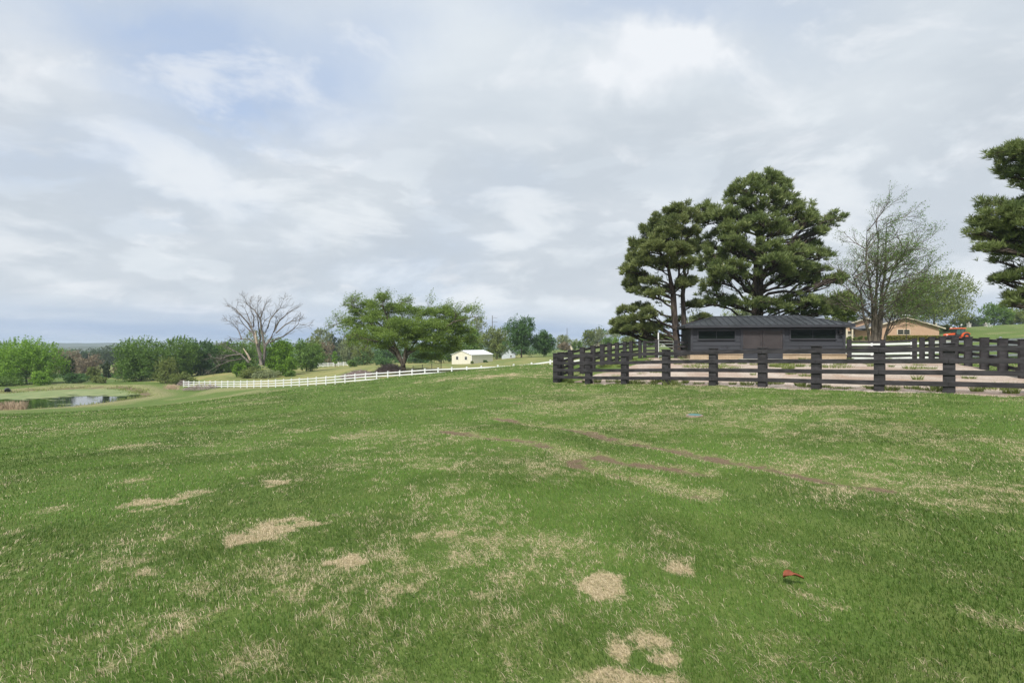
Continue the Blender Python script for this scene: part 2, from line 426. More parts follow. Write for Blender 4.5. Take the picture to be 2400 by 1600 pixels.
GREEN1 = (.066, .116, .020); GREEN2 = (.112, .172, .034); STRAW = (.43, .355, .20); STRAW2 = (.36, .30, .15)
def make_ground_mat():
    t = NT('lawn_turf', .9, .15); P = t.pos()
    dry = t.attr('dry').outputs['Fac']; soil = t.attr('soil').outputs['Fac']; field = t.attr('field').outputs['Fac']
    n1 = t.noise(P, .7, 5, .6); n2 = t.noise(P, 9, 5, .7); n3 = t.noise(P, 42, 5, .75); n4 = t.noise(P, 2.3, 6, .65)
    g = t.mix(t.rng(n1, .3, .7), GREEN1, GREEN2)
    g = t.mix(t.rng(n3, .3, .72), t.mix(.45, g, (.03, .055, .016)), t.mix(.4, g, (.14, .20, .05)))
    g = t.mix(t.rng(n4, .42, .72, 0, .6), g, (.135, .165, .05))
    s = t.mix(t.rng(n3, .3, .7), (.18, .15, .08), (.42, .35, .21))
    thr = t.math('ADD', t.math('MULTIPLY', t.math('SUBTRACT', n2, .5), 1.3), t.math('MULTIPLY', t.math('SUBTRACT', n3, .5), 2.2))
    df = t.rng(t.math('ADD', dry, t.math('MULTIPLY', thr, .8)), .22, .95)
    c = t.mix(df, g, s)
    so = t.mix(t.rng(n3, .3, .7), (.075, .055, .034), (.20, .15, .098))
    c = t.mix(t.rng(t.math('ADD', soil, t.math('MULTIPLY', thr, .5)), .45, .75), c, so)
    # rough pasture far off
    nf = t.noise(P, .12, 6, .65, (1, .35, 1)); nf2 = t.noise(P, 1.2, 5, .7, (1, .4, 1))
    fl = t.mix(t.rng(t.math('ADD', t.math('MULTIPLY', nf, .6), t.math('MULTIPLY', nf2, .4)), .4, .6), (.13, .165, .05), (.26, .235, .095))
    c = t.mix(field, c, fl)
    wood = t.attr('wood').outputs['Fac']
    c = t.mix(wood, c, t.mix(t.rng(t.noise(P, .02, 6, .7), .4, .6), (.030, .055, .022), (.07, .085, .04)))
    t.base(c); t.bump(t.math('ADD', n3, t.math('MULTIPLY', n2, .6)), .6, .03)
    return t.m
def make_blade_mat():
    t = NT('grass_blades', .55, .25); c = t.attr('c').outputs['Color']; t.base(c)
    tr = t.n('BsdfTranslucent'); t.l(c, tr.inputs[0]); ms = t.n('MixShader'); ms.inputs[0].default_value = .3
    t.l(t.b.outputs[0], ms.inputs[1]); t.l(tr.outputs[0], ms.inputs[2]); t.l(ms.outputs[0], t.out.inputs[0]); return t.m
def make_dirt_mat():
    t = NT('paddock_gravel', .95, .15); P = t.pos()
    n1 = t.noise(P, .5, 6, .65, (1, .6, 1)); n2 = t.noise(P, 14, 5, .75); n3 = t.noise(P, 2.2, 6, .7, (1, .6, 1))
    c = t.mix(t.rng(n1, .35, .65), (.32, .245, .20), (.46, .40, .345))
    c = t.mix(t.rng(n3, .52, .68, 0, .6), c, (.33, .21, .13))
    c = t.mix(t.rng(n2, .32, .5), (.11, .08, .06), c)
    c = t.mix(t.rng(n2, .62, .72, 0, .8), c, (.52, .48, .43))
    t.base(c); t.bump(n2, .8, .03); return t.m
def make_water_mat():
    t = NT('pond_surface', .06, .5); P = t.pos()
    n = t.noise(P, 1.3, 4, .6, (1, .5, 1)); t.base((.018, .028, .014)); t.bump(n, .10, .05); return t.m
def make_algae_mat():
    t = NT('algae', .7, .3); P = t.pos(); n = t.noise(P, .5, 6, .7, (1, .35, 1))
    t.base(t.mix(t.rng(n, .35, .65), (.12, .17, .055), (.22, .245, .11))); return t.m
def make_brick(name, a, b, mort, w=.2, h=.07, obj=True):
    t = NT(name, .85, .2)
    q = t.n('TexBrick'); m = t.n('Mapping'); t.l(t.obj() if obj else t.pos(), m.inputs[0]); m.inputs[2].default_value = (R(90), 0, 0)
    t.l(m.outputs[0], q.inputs[0]); q.inputs['Color1'].default_value = a + (1,); q.inputs['Color2'].default_value = b + (1,)
    q.inputs['Mortar'].default_value = mort + (1,); q.inputs['Scale'].default_value = 1; q.inputs['Mortar Size'].default_value = .008
    q.inputs['Brick Width'].default_value = w; q.inputs['Row Height'].default_value = h
    n = t.noise(t.obj(), 1.5, 5, .6); t.base(t.mix(t.rng(n, .3, .7, 0, .25), q.outputs[0], tuple(v * .7 for v in a)))
    t.bump(q.outputs[1], -.3, .01); return t.m

M = {
 'ground': make_ground_mat(), 'blade': make_blade_mat(), 'dirt': make_dirt_mat(), 'water': make_water_mat(), 'algae': make_algae_mat(),
 'black': m_worn('dark_stained_board', (.032, .030, .033), .66, .5, 2.6, .3, 0, (1, 1, 4), .5),
 'white': m_worn('white_vinyl', (.74, .75, .76), .5, .06, 2),
 'siding': m_worn('charcoal_siding', (.031, .034, .042), .6, .18, 1.2, .35, 0, (.3, 1, 4)),
 'door': m_worn('door_paint', (.046, .040, .041), .55, .15, 1.5, .35),
 'trim': m_worn('charcoal_trim', (.034, .036, .044), .55, .15, 1.5, .35),
 'metalroof': m_worn('standing_seam_metal', (.058, .064, .073), .42, .15, .8, .5, .35),
 'stone': make_brick('buff_stone', (.36, .27, .175), (.48, .385, .27), (.20, .165, .13), .42, .10),
 'brick': make_brick('tan_brick', (.46, .285, .185), (.53, .35, .235), (.40, .31, .23), .24, .08),
 'glass': None, 'shingle': m_worn('grey_shingle', (.10, .105, .115), .85, .25, 1.4),
 'cream': m_worn('cream_trim', (.62, .55, .42), .6, .08, 2), 'creammetal': m_worn('cream_sheet_metal', (.64, .615, .51), .5, .05, .6, .4, 0, (6, 1, .1)),
 'whiteroof': m_worn('white_metal_roof', (.72, .75, .78), .4, .05, 1, .5),
 'pinebark': m_bark('pine_bark', (.036, .029, .025), (.10, .080, .068)), 'bark': m_bark('grey_bark', (.06, .05, .04), (.19, .16, .13)),
 'dead': m_bark('dead_wood', (.075, .065, .06), (.22, .195, .17), 4), 'paleWood': m_bark('broken_wood', (.28, .21, .16), (.48, .40, .32), 3),
 'orange': m_worn('orange_paint', (.62, .10, .03), .35, .06, 3, .5), 'rubber': m_worn('rubber', (.03, .03, .03), .85, .2, 8),
 'darkmetal': m_worn('dark_metal', (.05, .05, .055), .5, .2, 4, .5, .5), 'galv': m_worn('galvanised_pipe', (.34, .40, .38), .45, .15, 5, .5, .4),
 'concrete': m_worn('concrete', (.42, .40, .37), .9, .15, 3), 'pole': m_worn('weathered_pole', (.17, .17, .18), .9, .2, 2),
}
g_ = NT('window_glass', .05, .08); g_.base((.008, .012, .009)); M['glass'] = g_.m
leafM = {
 'pine': m_leaf('pine_needles', (.075, .118, .038), (.25, .30, .10), (.40, .42, .18), .28),
 'pine2': m_leaf('pine_needles_olive', (.085, .122, .042), (.265, .30, .11), (.42, .43, .20), .28),
 'bright': m_leaf('spring_leaves', (.10, .21, .022), (.27, .44, .050), None, .4),
 'green': m_leaf('green_leaves', (.075, .150, .028), (.20, .32, .062), None, .4),
 'deep': m_leaf('deep_green_leaves', (.045, .105, .030), (.115, .215, .060), None, .35),
 'dark': m_leaf('dark_evergreen_leaves', (.028, .052, .022), (.080, .115, .046), None, .25),
 'olive': m_leaf('olive_leaves', (.115, .155, .040), (.25, .30, .085), None, .35),
 'brown': m_leaf('brown_buds', (.16, .13, .085), (.30, .245, .16), None, .25),
 'pale': m_leaf('pale_green_leaves', (.17, .21, .10), (.32, .36, .18), None, .35),
 'elm': m_leaf('elm_leaves', (.095, .165, .028), (.25, .34, .070), None, .4),
 'reed': m_leaf('dry_reed', (.30, .22, .15), (.52, .41, .29), None, .2),
 'heap': m_leaf('cut_twigs', (.20, .15, .15), (.44, .35, .34), None, .1),
 'hedge': m_leaf('hedge_leaves', (.10, .13, .02), (.25, .23, .04), (.40, .24, .08), .3),
}

# ------------------------------------------------------------ setting: ground, far land, water
def build_ground():
    rs = [0.0]; r = 1.2
    while r < 30: rs.append(r); r *= 1.0075
    while r < 150: rs.append(r); r *= 1.014
    while r < 7000: rs.append(r); r *= 1.045
    rs = np.array(rs[1:])
    th = np.concatenate([np.linspace(-52, 52, 640), np.linspace(52, 308, 90)[1:-1]]); th = np.radians(th)
    RR, TT = np.meshgrid(rs, th, indexing='ij')
    X = (RR * np.sin(TT)).ravel(); Y = (RR * np.cos(TT)).ravel(); Z = H0(X, Y)
    nr, na = RR.shape
    r = np.hypot(X, Y)
    near = r < 45
    dry = np.zeros(len(X)); soil = np.zeros(len(X))
    dry[near], soil[near] = cover(X[near], Y[near])
    m = ~near
    n1 = fbm(X[m] * .16 + 40, Y[m] * .16 + 17, 5, 3); dry[m] = sstep(.42, .75, n1) * .45 + .08
    # bank soil round the pond
    b = (np.abs(X + 100) < 80) & (np.abs(Y - 92) < 55)
    sd = poly_sd(X[b], Y[b], pond)
    soil[b] = np.maximum(soil[b], sstep(1.6, .3, np.abs(sd - .6)) * .75)
    dry[b] = np.maximum(dry[b], sstep(9, 3, sd) * .55)
    rd = rut_dist(X[near], Y[near]); Z[near] -= .035 * sstep(.25, .05, rd)
    Z[near] += (fbm(X[near] * 1.3, Y[near] * 1.3, 4, 61) - .5) * .05 * sstep(.5, 3, r[near])
    # pasture beyond the white fence line, woodland floor further off
    t = (X + 70.6) / 72.8; yf = 110 - 52 * t
    field = sstep(0, 2, Y - yf) * sstep(14, 2, X) * (Y > 0) * .92
    wood = sstep(280, 420, r) * (Y > 0)
    idx = np.arange(nr * na).reshape(nr, na)
    a = idx[:-1]; c = idx[1:]
    q = np.stack([a, np.roll(a, -1, 1), np.roll(c, -1, 1), c], -1).reshape(-1, 4)[:, ::-1]
    V = np.stack([X, Y, Z], 1)
    cen = len(V); V = np.vstack([V, [[0, 0, H(0, 0.01)]]])
    tri = np.stack([np.full(na, cen), np.roll(idx[0], -1), idx[0]], -1)[:, ::-1]
    ex = lambda q_: np.append(q_, 0)
    g = mesh_np('ground', V, q, tri[:, ::-1], M['ground'], None, dict(dry=ex(dry), soil=ex(soil), field=ex(field), wood=ex(wood)), True)
    tag(g, kind='structure')
build_ground()

def ground_sheet(name, poly, mat, lift=.03, step=.35, wob=.3, kind='structure', sub=None):
    """thin sheet following the ground inside a polygon, with an uneven edge"""
    poly = np.array(poly); x0, y0 = poly.min(0) - 1; x1, y1 = poly.max(0) + 1
    xs = np.arange(x0, x1, step); ys = np.arange(y0, y1, step)
    X, Y = np.meshgrid(xs, ys, indexing='ij'); X = X.ravel(); Y = Y.ravel()
    sd = poly_sd(X, Y, poly) + (fbm(X * 1.3, Y * 1.3, 4, 7) - .5) * wob * 2
    keep = (sd < 0)
    Z = H0(X, Y) + lift * np.clip(-sd / .6, .0, 1) - .02 * (sd > -.1)
    nx, ny = len(xs), len(ys); idx = np.arange(nx * ny).reshape(nx, ny)
    q = np.stack([idx[:-1, :-1], idx[1:, :-1], idx[1:, 1:], idx[:-1, 1:]], -1).reshape(-1, 4)
    q = q[keep[q].any(1)]
    used, inv = np.unique(q, return_inverse=True); q = inv.reshape(-1, 4)
    return tag(mesh_np(name, np.stack([X, Y, Z], 1)[used], q, None, mat, None, None, True), kind=kind)

# water and algae
def build_pond():
    b = MB(); b.poly([(x, y, WZ) for x, y in (pond - pond.mean(0)) * 1.06 + pond.mean(0)])
    tag(b.build('water', M['water']), kind='structure')
    step = .45
    xs = np.arange(-170, -55, step); ys = np.arange(62, 112, step)
    X, Y = np.meshgrid(xs, ys, indexing='ij'); X = X.ravel(); Y = Y.ravel()
    sd = poly_sd(X, Y, pond)
    # open water lies on the near side
    dpy = HOR + 9.5 * F / Y; ppx = 1200 + F * X / Y
    edge = np.interp(ppx, [-100, 60, 130, 200, 260, 330], [935, 936, 931, 928.5, 928, 926])
    m = edge - dpy + (fbm(X * .12, Y * .35, 4, 4) - .5) * 14
    n = fbm(X * .3 + 9, Y * .8 + 3, 4, 12)
    keep = (sd < .3) & ((m > 0) & (n > .24 - m * .03) | (n > .63) & (ppx < 240))
    nx, ny = len(xs), len(ys); idx = np.arange(nx * ny).reshape(nx, ny)
    q = np.stack([idx[:-1, :-1], idx[1:, :-1], idx[1:, 1:], idx[:-1, 1:]], -1).reshape(-1, 4)
    q = q[keep[q].all(1)]; used, inv = np.unique(q, return_inverse=True)
    V = np.stack([X, Y, np.full(len(X), WZ + .02)], 1)[used]
    tag(mesh_np('algae', V, inv.reshape(-1, 4), None, M['algae']), 'mats of pale green algae floating on the pond', 'algae', None, 'stuff')
build_pond()

def build_hills():
    # wooded ridge on the horizon
    t = NT('far_woods', .95, .1); P = t.pos(); n = t.noise(P, .004, 8, .7); n2 = t.noise(P, .03, 6, .8)
    c = t.mix(t.rng(n, .4, .6), (.030, .052, .026), (.075, .088, .045)); c = t.mix(t.rng(n2, .62, .68, 0, .5), c, (.30, .30, .27)); t.base(c)
    for k, (d0, top, seed) in enumerate([(3600, 803.2, 5), (2300, 809.5, 15)]):
        th = np.radians(np.linspace(-62, 62, 420)); rr = np.linspace(d0 * .72, d0 * 1.05, 14)
        T, Q = np.meshgrid(th, rr, indexing='ij')
        X = Q * np.sin(T); Y = Q * np.cos(T)
        prof = np.sin(np.clip((Q - rr[0]) / (rr[-1] - rr[0]), 0, 1) * math.pi) ** .8
        ztop = EYE - (top - HOR) / F * d0 + (fbm(np.degrees(T) * .35, Q * 0 + seed, 5, seed) - .5) * d0 * .004
        Z = -28 + prof * (ztop + 28)
        idx = np.arange(T.size).reshape(T.shape)
        q = np.stack([idx[:-1, :-1], idx[1:, :-1], idx[1:, 1:], idx[:-1, 1:]], -1).reshape(-1, 4)
        tag(mesh_np('hills', np.stack([X.ravel(), Y.ravel(), Z.ravel()], 1), q, None, t.m, None, None, True), kind='structure')
build_hills()

# ------------------------------------------------------------ grass blades
def build_grass():
    bands = [(.5, 1.9, 3500, .038, .004), (1.9, 3.2, 11000, .036, .0025), (3.2, 5, 7500, .036, .0031), (5, 8, 3600, .037, .0044), (8, 13, 1500, .038, .0066), (13, 20, 620, .041, .010), (20, 32, 210, .046, .018), (32, 55, 52, .055, .036), (55, 92, 14, .075, .07)]
    PX = []; PY = []; HH = []; WW = []
    for r0, r1, dens, h, w in bands:
        half = R(50); area = half * (r1 * r1 - r0 * r0); n = int(area * dens)
        r = np.sqrt(rng.uniform(r0 * r0, r1 * r1, n)); t = rng.uniform(-half, half, n)
        if r1 < 40:      # thinner turf out to the sides of the view
            for sg in (-1, 1):
                k = int(n * .16); r = np.append(r, np.sqrt(rng.uniform(r0 * r0, r1 * r1, k))); t = np.append(t, sg * rng.uniform(half, R(72), k))
        n = len(r)
        x = r * np.sin(t); y = r * np.cos(t)
        PX.append(x); PY.append(y); HH.append(np.full(n, h)); WW.append(np.full(n, w))
    x = np.concatenate(PX); y = np.concatenate(PY); h = np.concatenate(HH); w = np.concatenate(WW)
    # not in the paddock, not under water
    keep = (y < 108 - 52 * (x + 70.6) / 72.8) & (poly_sd(x, y, np.array(paddock)) > -.1) & (poly_sd(x, y, pond) > 1)
    x, y, h, w = x[keep], y[keep], h[keep], w[keep]
    n = len(x)
    dry, soil = cover(x, y)
    tuft = fbm(x * 1.7, y * 1.7, 4, 91)
    cl = vnoise(x * 14, y * 14, 5) * .5 + vnoise(x * 31, y * 31, 6) * .5
    h = h * (.55 + .75 * tuft) * rng.uniform(.55, 1.45, n) * (1 - .25 * dry) * (1 - .5 * soil)
    isdry = rng.random(n) < np.clip(dry * 1.05 - .03 + (cl - .5) * 1.0 * (dry > .06), .015, .97)
    z = H0(x, y) + (fbm(x * 1.3, y * 1.3, 4, 61) - .5) * .05 * sstep(.5, 3, np.hypot(x, y)) - .035 * sstep(.25, .05, rut_dist(x, y)) - .004
    ang = rng.uniform(0, 2 * math.pi, n)
    # wind and mower lean, varying slowly, stronger for straw
    la = fbm(x * .5, y * .5, 3, 44) * 4 + .3; lean = rng.uniform(.1, .9, n) + isdry * .45
    dirx = np.cos(la + rng.normal(0, .9, n)); diry = np.sin(la + rng.normal(0, .9, n))
    wx = np.cos(ang) * w * .5; wy = np.sin(ang) * w * .5
    w2 = .75
    mx = x + dirx * lean * h * .35; my = y + diry * lean * h * .35; mz = z + h * (.6 - .1 * lean)
    tx = x + dirx * lean * h; ty = y + diry * lean * h; tz = z + h * (1.05 - .45 * lean)
    V = np.stack([np.stack([x - wx, y - wy, z], 1), np.stack([x + wx, y + wy, z], 1),
                  np.stack([mx + wx * w2, my + wy * w2, mz], 1), np.stack([mx - wx * w2, my - wy * w2, mz], 1), np.stack([tx, ty, tz], 1)], 1).reshape(-1, 3)
    b = np.arange(n) * 5
    q = np.stack([b, b + 1, b + 2, b + 3], 1); t = np.stack([b + 3, b + 2, b + 4], 1)
    f = rng.random((n, 1)); pat = sstep(.3, .7, fbm(x * .7, y * .7, 3, 8))[:, None]
    g = np.array([.050, .114, .018]) * (1 - f) + np.array([.134, .232, .040]) * f
    g = g * (.70 + .52 * pat)
    yel = (rng.random(n) < .12)[:, None]; g = np.where(yel, np.array([.16, .20, .05]), g)
    s = np.array([.33, .265, .165]) * (1 - f) + np.array([.66, .56, .40]) * f
    cc = np.where(isdry[:, None], s, g)
    br = (rng.random(n) < soil * .95)[:, None]; cc = np.where(br, np.array([.20, .152, .096]) * (.6 + .8 * f), cc)
    C5 = np.repeat(cc, 5, 0)
    tag(mesh_np('grass', V, q, t, M['blade'], None, dict(c=C5)), 'short mown lawn grass mixed with dead straw blades', 'grass', None, 'stuff')

# paddock outline (corners of the dark board fence)
P_FL = np.array((2.14, 24.7)); P_FR = np.array((15.0, 12.4)); P_BL = np.array((10.25, 41.0)); P_BR = np.array((27.2, 34.0))
paddock = [tuple(P_FL + (.1, -.25)), tuple(P_FR + (0, -.3)), tuple(P_BR + (.4, .2)), (24.5, 36.5), (13.0, 40.5), tuple(P_BL + (0, .3)), (6.0, 31.4)]
dirt_poly = [(2.5, 24.35), (6.5, 20.3), (12.3, 14.5), (15.2, 12.1), (18.2, 17.6), (27, 33.6), (23.5, 36.5), (13.5, 39.5), (10.6, 40.3), (8.6, 33.5), (5.2, 28.2), (3.6, 26)]
ground_sheet('dirt', dirt_poly, M['dirt'], .035, .3, .35)
build_grass()

# ------------------------------------------------------------ weeds on the gravel
def build_weeds():
    V = []; Q = []; vv = []; k = 0
    spots = []
    for _ in range(420):
        a, b = rng.random(2); p = (P_FL * (1 - a) + P_FR * a) * (1 - b) + (P_BL * (1 - a) + P_BR * a) * b
        band = math.exp(-((b - .62) / .12) ** 2) + math.exp(-((b - .02) / .05) ** 2) + .12
        if rng.random() < band and vnoise(np.array([p[0] * .5]), np.array([p[1] * .5]), 3)[0] > .3: spots.append((p[0], p[1], rng.uniform(.08, .3), rng.uniform(.06, .22)))
    for t in np.linspace(.12, .98, 26):
        p = P_FL * (1 - t) + P_FR * t + rng.normal(0, .15, 2) + (.25, .25)
        spots.append((p[0], p[1], rng.uniform(.1, .28), rng.uniform(.08, .28)))
    for (px, py, w) in [(2139, 866, .35), (2050, 860, .3), (1580, 902, .5), (1870, 860, .7), (1640, 862, .9), (1700, 864, .8), (1950, 862, .9), (2335, 915, .45), (2385, 912, .5), (1420, 860, .5)]:
        x, y = gp(px, py); spots.append((x, y, w, .22))
    for (x, y, w, h) in spots:
        n = int(60 + 260 * w); z = H(x, y) + .02
        a = rng.uniform(0, 2 * math.pi, n); r = w * np.sqrt(rng.random(n)); bx = x + np.cos(a) * r; by = y + np.sin(a) * r
        hh = h * rng.uniform(.4, 1.1, n); lx = np.cos(a) * hh * .5 + rng.normal(0, .03, n); ly = np.sin(a) * hh * .5 + rng.normal(0, .03, n)
        wd = .012; b2 = rng.uniform(0, 6.3, n)
        v = np.stack([np.stack([bx - np.cos(b2) * wd, by - np.sin(b2) * wd, np.full(n, z)], 1), np.stack([bx + np.cos(b2) * wd, by + np.sin(b2) * wd, np.full(n, z)], 1),
                      np.stack([bx + lx, by + ly, z + hh], 1)], 1).reshape(-1, 3)
        V.append(v); vv.append(np.repeat(rng.random(n), 3))
    V = np.concatenate(V); n = len(V) // 3
    tag(mesh_np('weeds', V, None, np.arange(n * 3).reshape(-1, 3), leafM['olive'], None, dict(v=np.concatenate(vv))), 'tufts of weeds scattered over the paddock gravel', 'weeds', None, 'stuff')
build_weeds()

# ------------------------------------------------------------ fences
def board_fence(pts, label, posth=1.4, side=-1, group='dark board fences round the paddock', post_w=.27, post_d=.24, skip_rail=(), start_out=.1, end_out=.1, span=2):
    """pts: post positions; boards nailed on one side of the posts"""
    pts = [np.array(p, float) for p in pts]
    root = thing('board_fence', label, 'fence', (pts[0][0], pts[0][1], H(*pts[0])), group)
    zs = [H(*p) for p in pts]
    zs = np.array(zs)
    if len(zs) > 4:   # ground line smoothed a little
        zs[1:-1] = (zs[:-2] + zs[1:-1] * 2 + zs[2:]) / 4
    for i, p in enumerate(pts):
        a = pts[max(i - 1, 0)]; b = pts[min(i + 1, len(pts) - 1)]; u = (b - a) / np.linalg.norm(b - a); nrm = np.array((u[1], -u[0])) * side
        tw = random.uniform(-.012, .012); ph = posth + random.uniform(-.02, .02)
        U = np.array((u[0], u[1], tw)); N_ = np.array((nrm[0], nrm[1], 0))
        m = MB(); c = np.array((p[0], p[1], zs[i] - .15))
        m.quadbox(c - U * post_w / 2 - N_ * post_d / 2, U * post_w, N_ * post_d, (0, 0, ph + .15))
        po = m.build('post', M['black'], root, bevel=.008)
        m = MB(); c = np.array((p[0], p[1], zs[i] + ph))
        m.quadbox(c - U * (post_w / 2 + .02) - N_ * (post_d / 2 + .02), U * (post_w + .04), N_ * (post_d + .04), (0, 0, .028))
        m.build('post_cap', M['black'], po, bevel=.004)
    for k, zt in enumerate((1.34, 1.0, .665, .34)):
        i = 0
        step = span if k % 2 == 0 else span
        first = (k % 2) + 1 if span > 1 else 1
        while i < len(pts) - 1:
            j = min(i + (first if i == 0 else step), len(pts) - 1)
            m = MB()
            for s in range(i, j):
                a, b = pts[s], pts[s + 1]; u = (b - a) / np.linalg.norm(b - a); nrm = np.array((u[1], -u[0])) * side
                pa = a - u * (start_out if s == 0 else 0) + u * (.004 if s == i and s else 0); pb = b + u * (end_out if s + 1 == len(pts) - 1 else 0) - u * (.004 if s + 1 == j and j < len(pts) - 1 else 0)
                off = nrm * (post_d / 2 + .002); th = nrm * .035
                sl = (zs[s + 1] - zs[s]) / np.linalg.norm(b - a)
                jz = random.uniform(-.008, .008)
                za = zs[s] + zt - .14 + (jz if s == i else 0); zb = zs[s + 1] + zt - .14
                P0 = np.array((*(pa + off), za)); P1 = np.array((*(pb + off), zb))
                m.quadbox(P0, P1 - P0, (th[0], th[1], 0), (0, 0, .14))
            m.build('rail', M['black'], root, bevel=.004)
            i = j
    return root
def along(px_list, A, B):
    """points of the line A-B lying at the given photo columns"""
    out = []
    for px in px_list:
        k = (px - 1200) / F; t = (k * A[1] - A[0]) / ((B[0] - A[0]) - k * (B[1] - A[1])); out.append((A[0] + (B[0] - A[0]) * t, A[1] + (B[1] - A[1]) * t))
    return out
P9 = np.array((12.55, 14.7))
front = along([1304.5, 1380, 1464.5, 1561.5, 1672, 1787.5, 1913.5, 2061.5, 2224.5], P_FL, P9) + [(13.9, 13.4), tuple(P_FR)]
board_fence(front, 'long front run of dark board fence across the middle of the photo', side=1)
left_ = along([1337.6, 1365, 1390, 1411.6, 1428.6, 1446, 1464, 1479, 1500], P_FL, P_BL)
board_fence([tuple(P_FL + np.array((.25, .45)))] + left_, 'left run of dark board fence receding from the nearest left corner', side=-1, start_out=.15)
right_ = along([2161, 2183.5, 2209, 2238, 2269, 2307, 2350, 2400], P_BR, np.array((18.3, 18.3))) + [(16.9, 15.8)]
board_fence(right_, 'right run of dark board fence with closely lined posts beside the orange tractor', side=-1, post_w=.28, post_d=.27)
board_fence([tuple(P_BL + np.array((.35, -.1))), (1539 / F * 40.6 - 40.6, 40.6)], 'short dark board fence between left corner and pipe gate', side=1, end_out=0)
bl = [((1584 - 1200) / F * 40.2, 40.2), ((1620 - 1200) / F * 39.8 + .1, 39.8)]
board_fence(bl, 'short dark board fence between pipe gate and dark barn', side=1)
br = [((1990 - 1200) / F * 35.9, 35.9), ((2069 - 1200) / F * 35.2, 35.2), tuple(P_BR - np.array((.35, -.15)))]
board_fence(br, 'back run of dark board fence between barn and the multi-stemmed tree', side=1)

def pipe_gate():
    a = np.array(((1543 - 1200) / F * 40.5, 40.5)); b = np.array(((1578 - 1200) / F * 40.3, 40.3)); z = H(*a)
    root = thing('pipe_gate', 'grey green tubular gate beside the trunk of the two-stemmed pine', 'gate', (a[0], a[1], z))
    m = MB(); P = lambda t, h: (a[0] * (1 - t) + b[0] * t, a[1] * (1 - t) + b[1] * t, z + h)
    m.tube([P(0, .15), P(0, 1.35), P(1, 1.35), P(1, .15), P(0, .15)], .03, 6); m.build('frame', M['galv'], root)
    for h in (.4, .65, .88, 1.12):
        m = MB(); m.tube([P(.02, h), P(.98, h)], .02, 6); m.build('bar', M['galv'], root)
    m = MB(); m.tube([P(0, -.1), P(0, 2.0)], .05, 6); tag(m.build('post', M['white'], root), 'tall white hinge post')
pipe_gate()

def white_fence(pts, label, rails, topz, name='white_fence', pw=.14, zfun=None, rw=.05, rh=.14, mat='white', group=None):
    pts = [np.array(p, float) for p in pts]; zs = np.array([H(*p) if zfun is None else zfun(p) for p in pts])
    for _ in range(3): zs[1:-1] = (zs[:-2] + zs[1:-1] * 2 + zs[2:]) / 4
    root = thing(name, label, 'fence', (pts[0][0], pts[0][1], zs[0]), group)
    for i, p in enumerate(pts):
        a = pts[max(i - 1, 0)]; b = pts[min(i + 1, len(pts) - 1)]; u = (b - a) / np.linalg.norm(b - a); U = np.array((*u, 0)); N_ = np.array((u[1], -u[0], 0))
        c = np.array((*p, zs[i] - .4)); m = MB(); m.quadbox(c - U * pw / 2 - N_ * pw / 2, U * pw, N_ * pw, (0, 0, topz + .4))
        c2 = np.array((*p, zs[i] + topz)); h = pw / 2 + .02
        m.quadbox(c2 - U * h - N_ * h, U * 2 * h, N_ * 2 * h, (0, 0, .03))
        b0 = len(m.v); top = c2 + np.array((0, 0, .09))
        for s1, s2 in ((-1, -1), (1, -1), (1, 1), (-1, 1)): m.v.append(c2 + np.array((0, 0, .03)) + U * h * s1 + N_ * h * s2)
        m.v.append(top)
        for q in range(4): m.f.append([b0 + q, b0 + (q + 1) % 4, b0 + 4])
        m.build('post', M[mat], root)
    for zt in rails:
        m = MB()
        for s in range(len(pts) - 1):
            a, b = pts[s], pts[s + 1]; u = (b - a) / np.linalg.norm(b - a); n = np.array((u[1], -u[0]))
            P0 = np.array((*(a - n * rw / 2), zs[s] + zt - rh)); P1 = np.array((*(b - n * rw / 2), zs[s + 1] + zt - rh))
            m.quadbox(P0 + (P1 - P0) * .001, (P1 - P0) * .998, (n[0] * rw, n[1] * rw, 0), (0, 0, rh))
        m.build('rail', M[mat], root)
    return root
WA = np.array((-70.6, 110.0)); WB = np.array((2.2, 58.0))
zx = [157, 220, 285, 350, 417, 483, 548, 626, 700, 777, 857, 937, 1020, 1108, 1198, 1286, 1383, 1479, 1577, 1681, 1785, 1903, 2017, 2137, 2260]
wpx = [400 + v / 5.2267 for v in zx] + [857, 883, 909, 937, 966, 996, 1027, 1059, 1094, 1128, 1167, 1204, 1246, 1290, 1336, 1386]
white_fence(along(wpx, WA, WB), 'long white rail fence running down from the lawn crest towards the pond', (1.22, .80, .38), 1.3, group='white rail fences')
wr = [(27.9 + .81 * 2.44 * k, 39.7 - .58 * 2.44 * k) for k in range(-1, 9)]
white_fence(wr, 'white rail fence behind the dark paddock fence, below the orange tractor', (1.28, .92, .56, .22), 1.36, group='white rail fences')
far = [at(px, 0, 168)[:2] for px in (745, 757, 769, 781, 793, 805, 815)]
white_fence(far, 'short distant white fence in front of the pale woods', (1.2, .8, .4), 1.3, group='white rail fences')
far2 = [at(px, 0, 150)[:2] for px in (520, 533, 546, 560)]
white_fence(far2, 'small distant grey white fence piece under the dead tree branches', (1.2, .8, .4), 1.3, group='white rail fences')
gfar = [at(px, 0, 74 + i * 1.5)[:2] for i, px in enumerate((968, 990, 1012, 1034))]
white_fence(gfar, 'dark wire gate panel standing behind the white fence near the tree trunk', (1.5, 1.2, .9, .6), 1.55, name='wire_gate', pw=.06, rh=.05, rw=.03, mat='darkmetal')

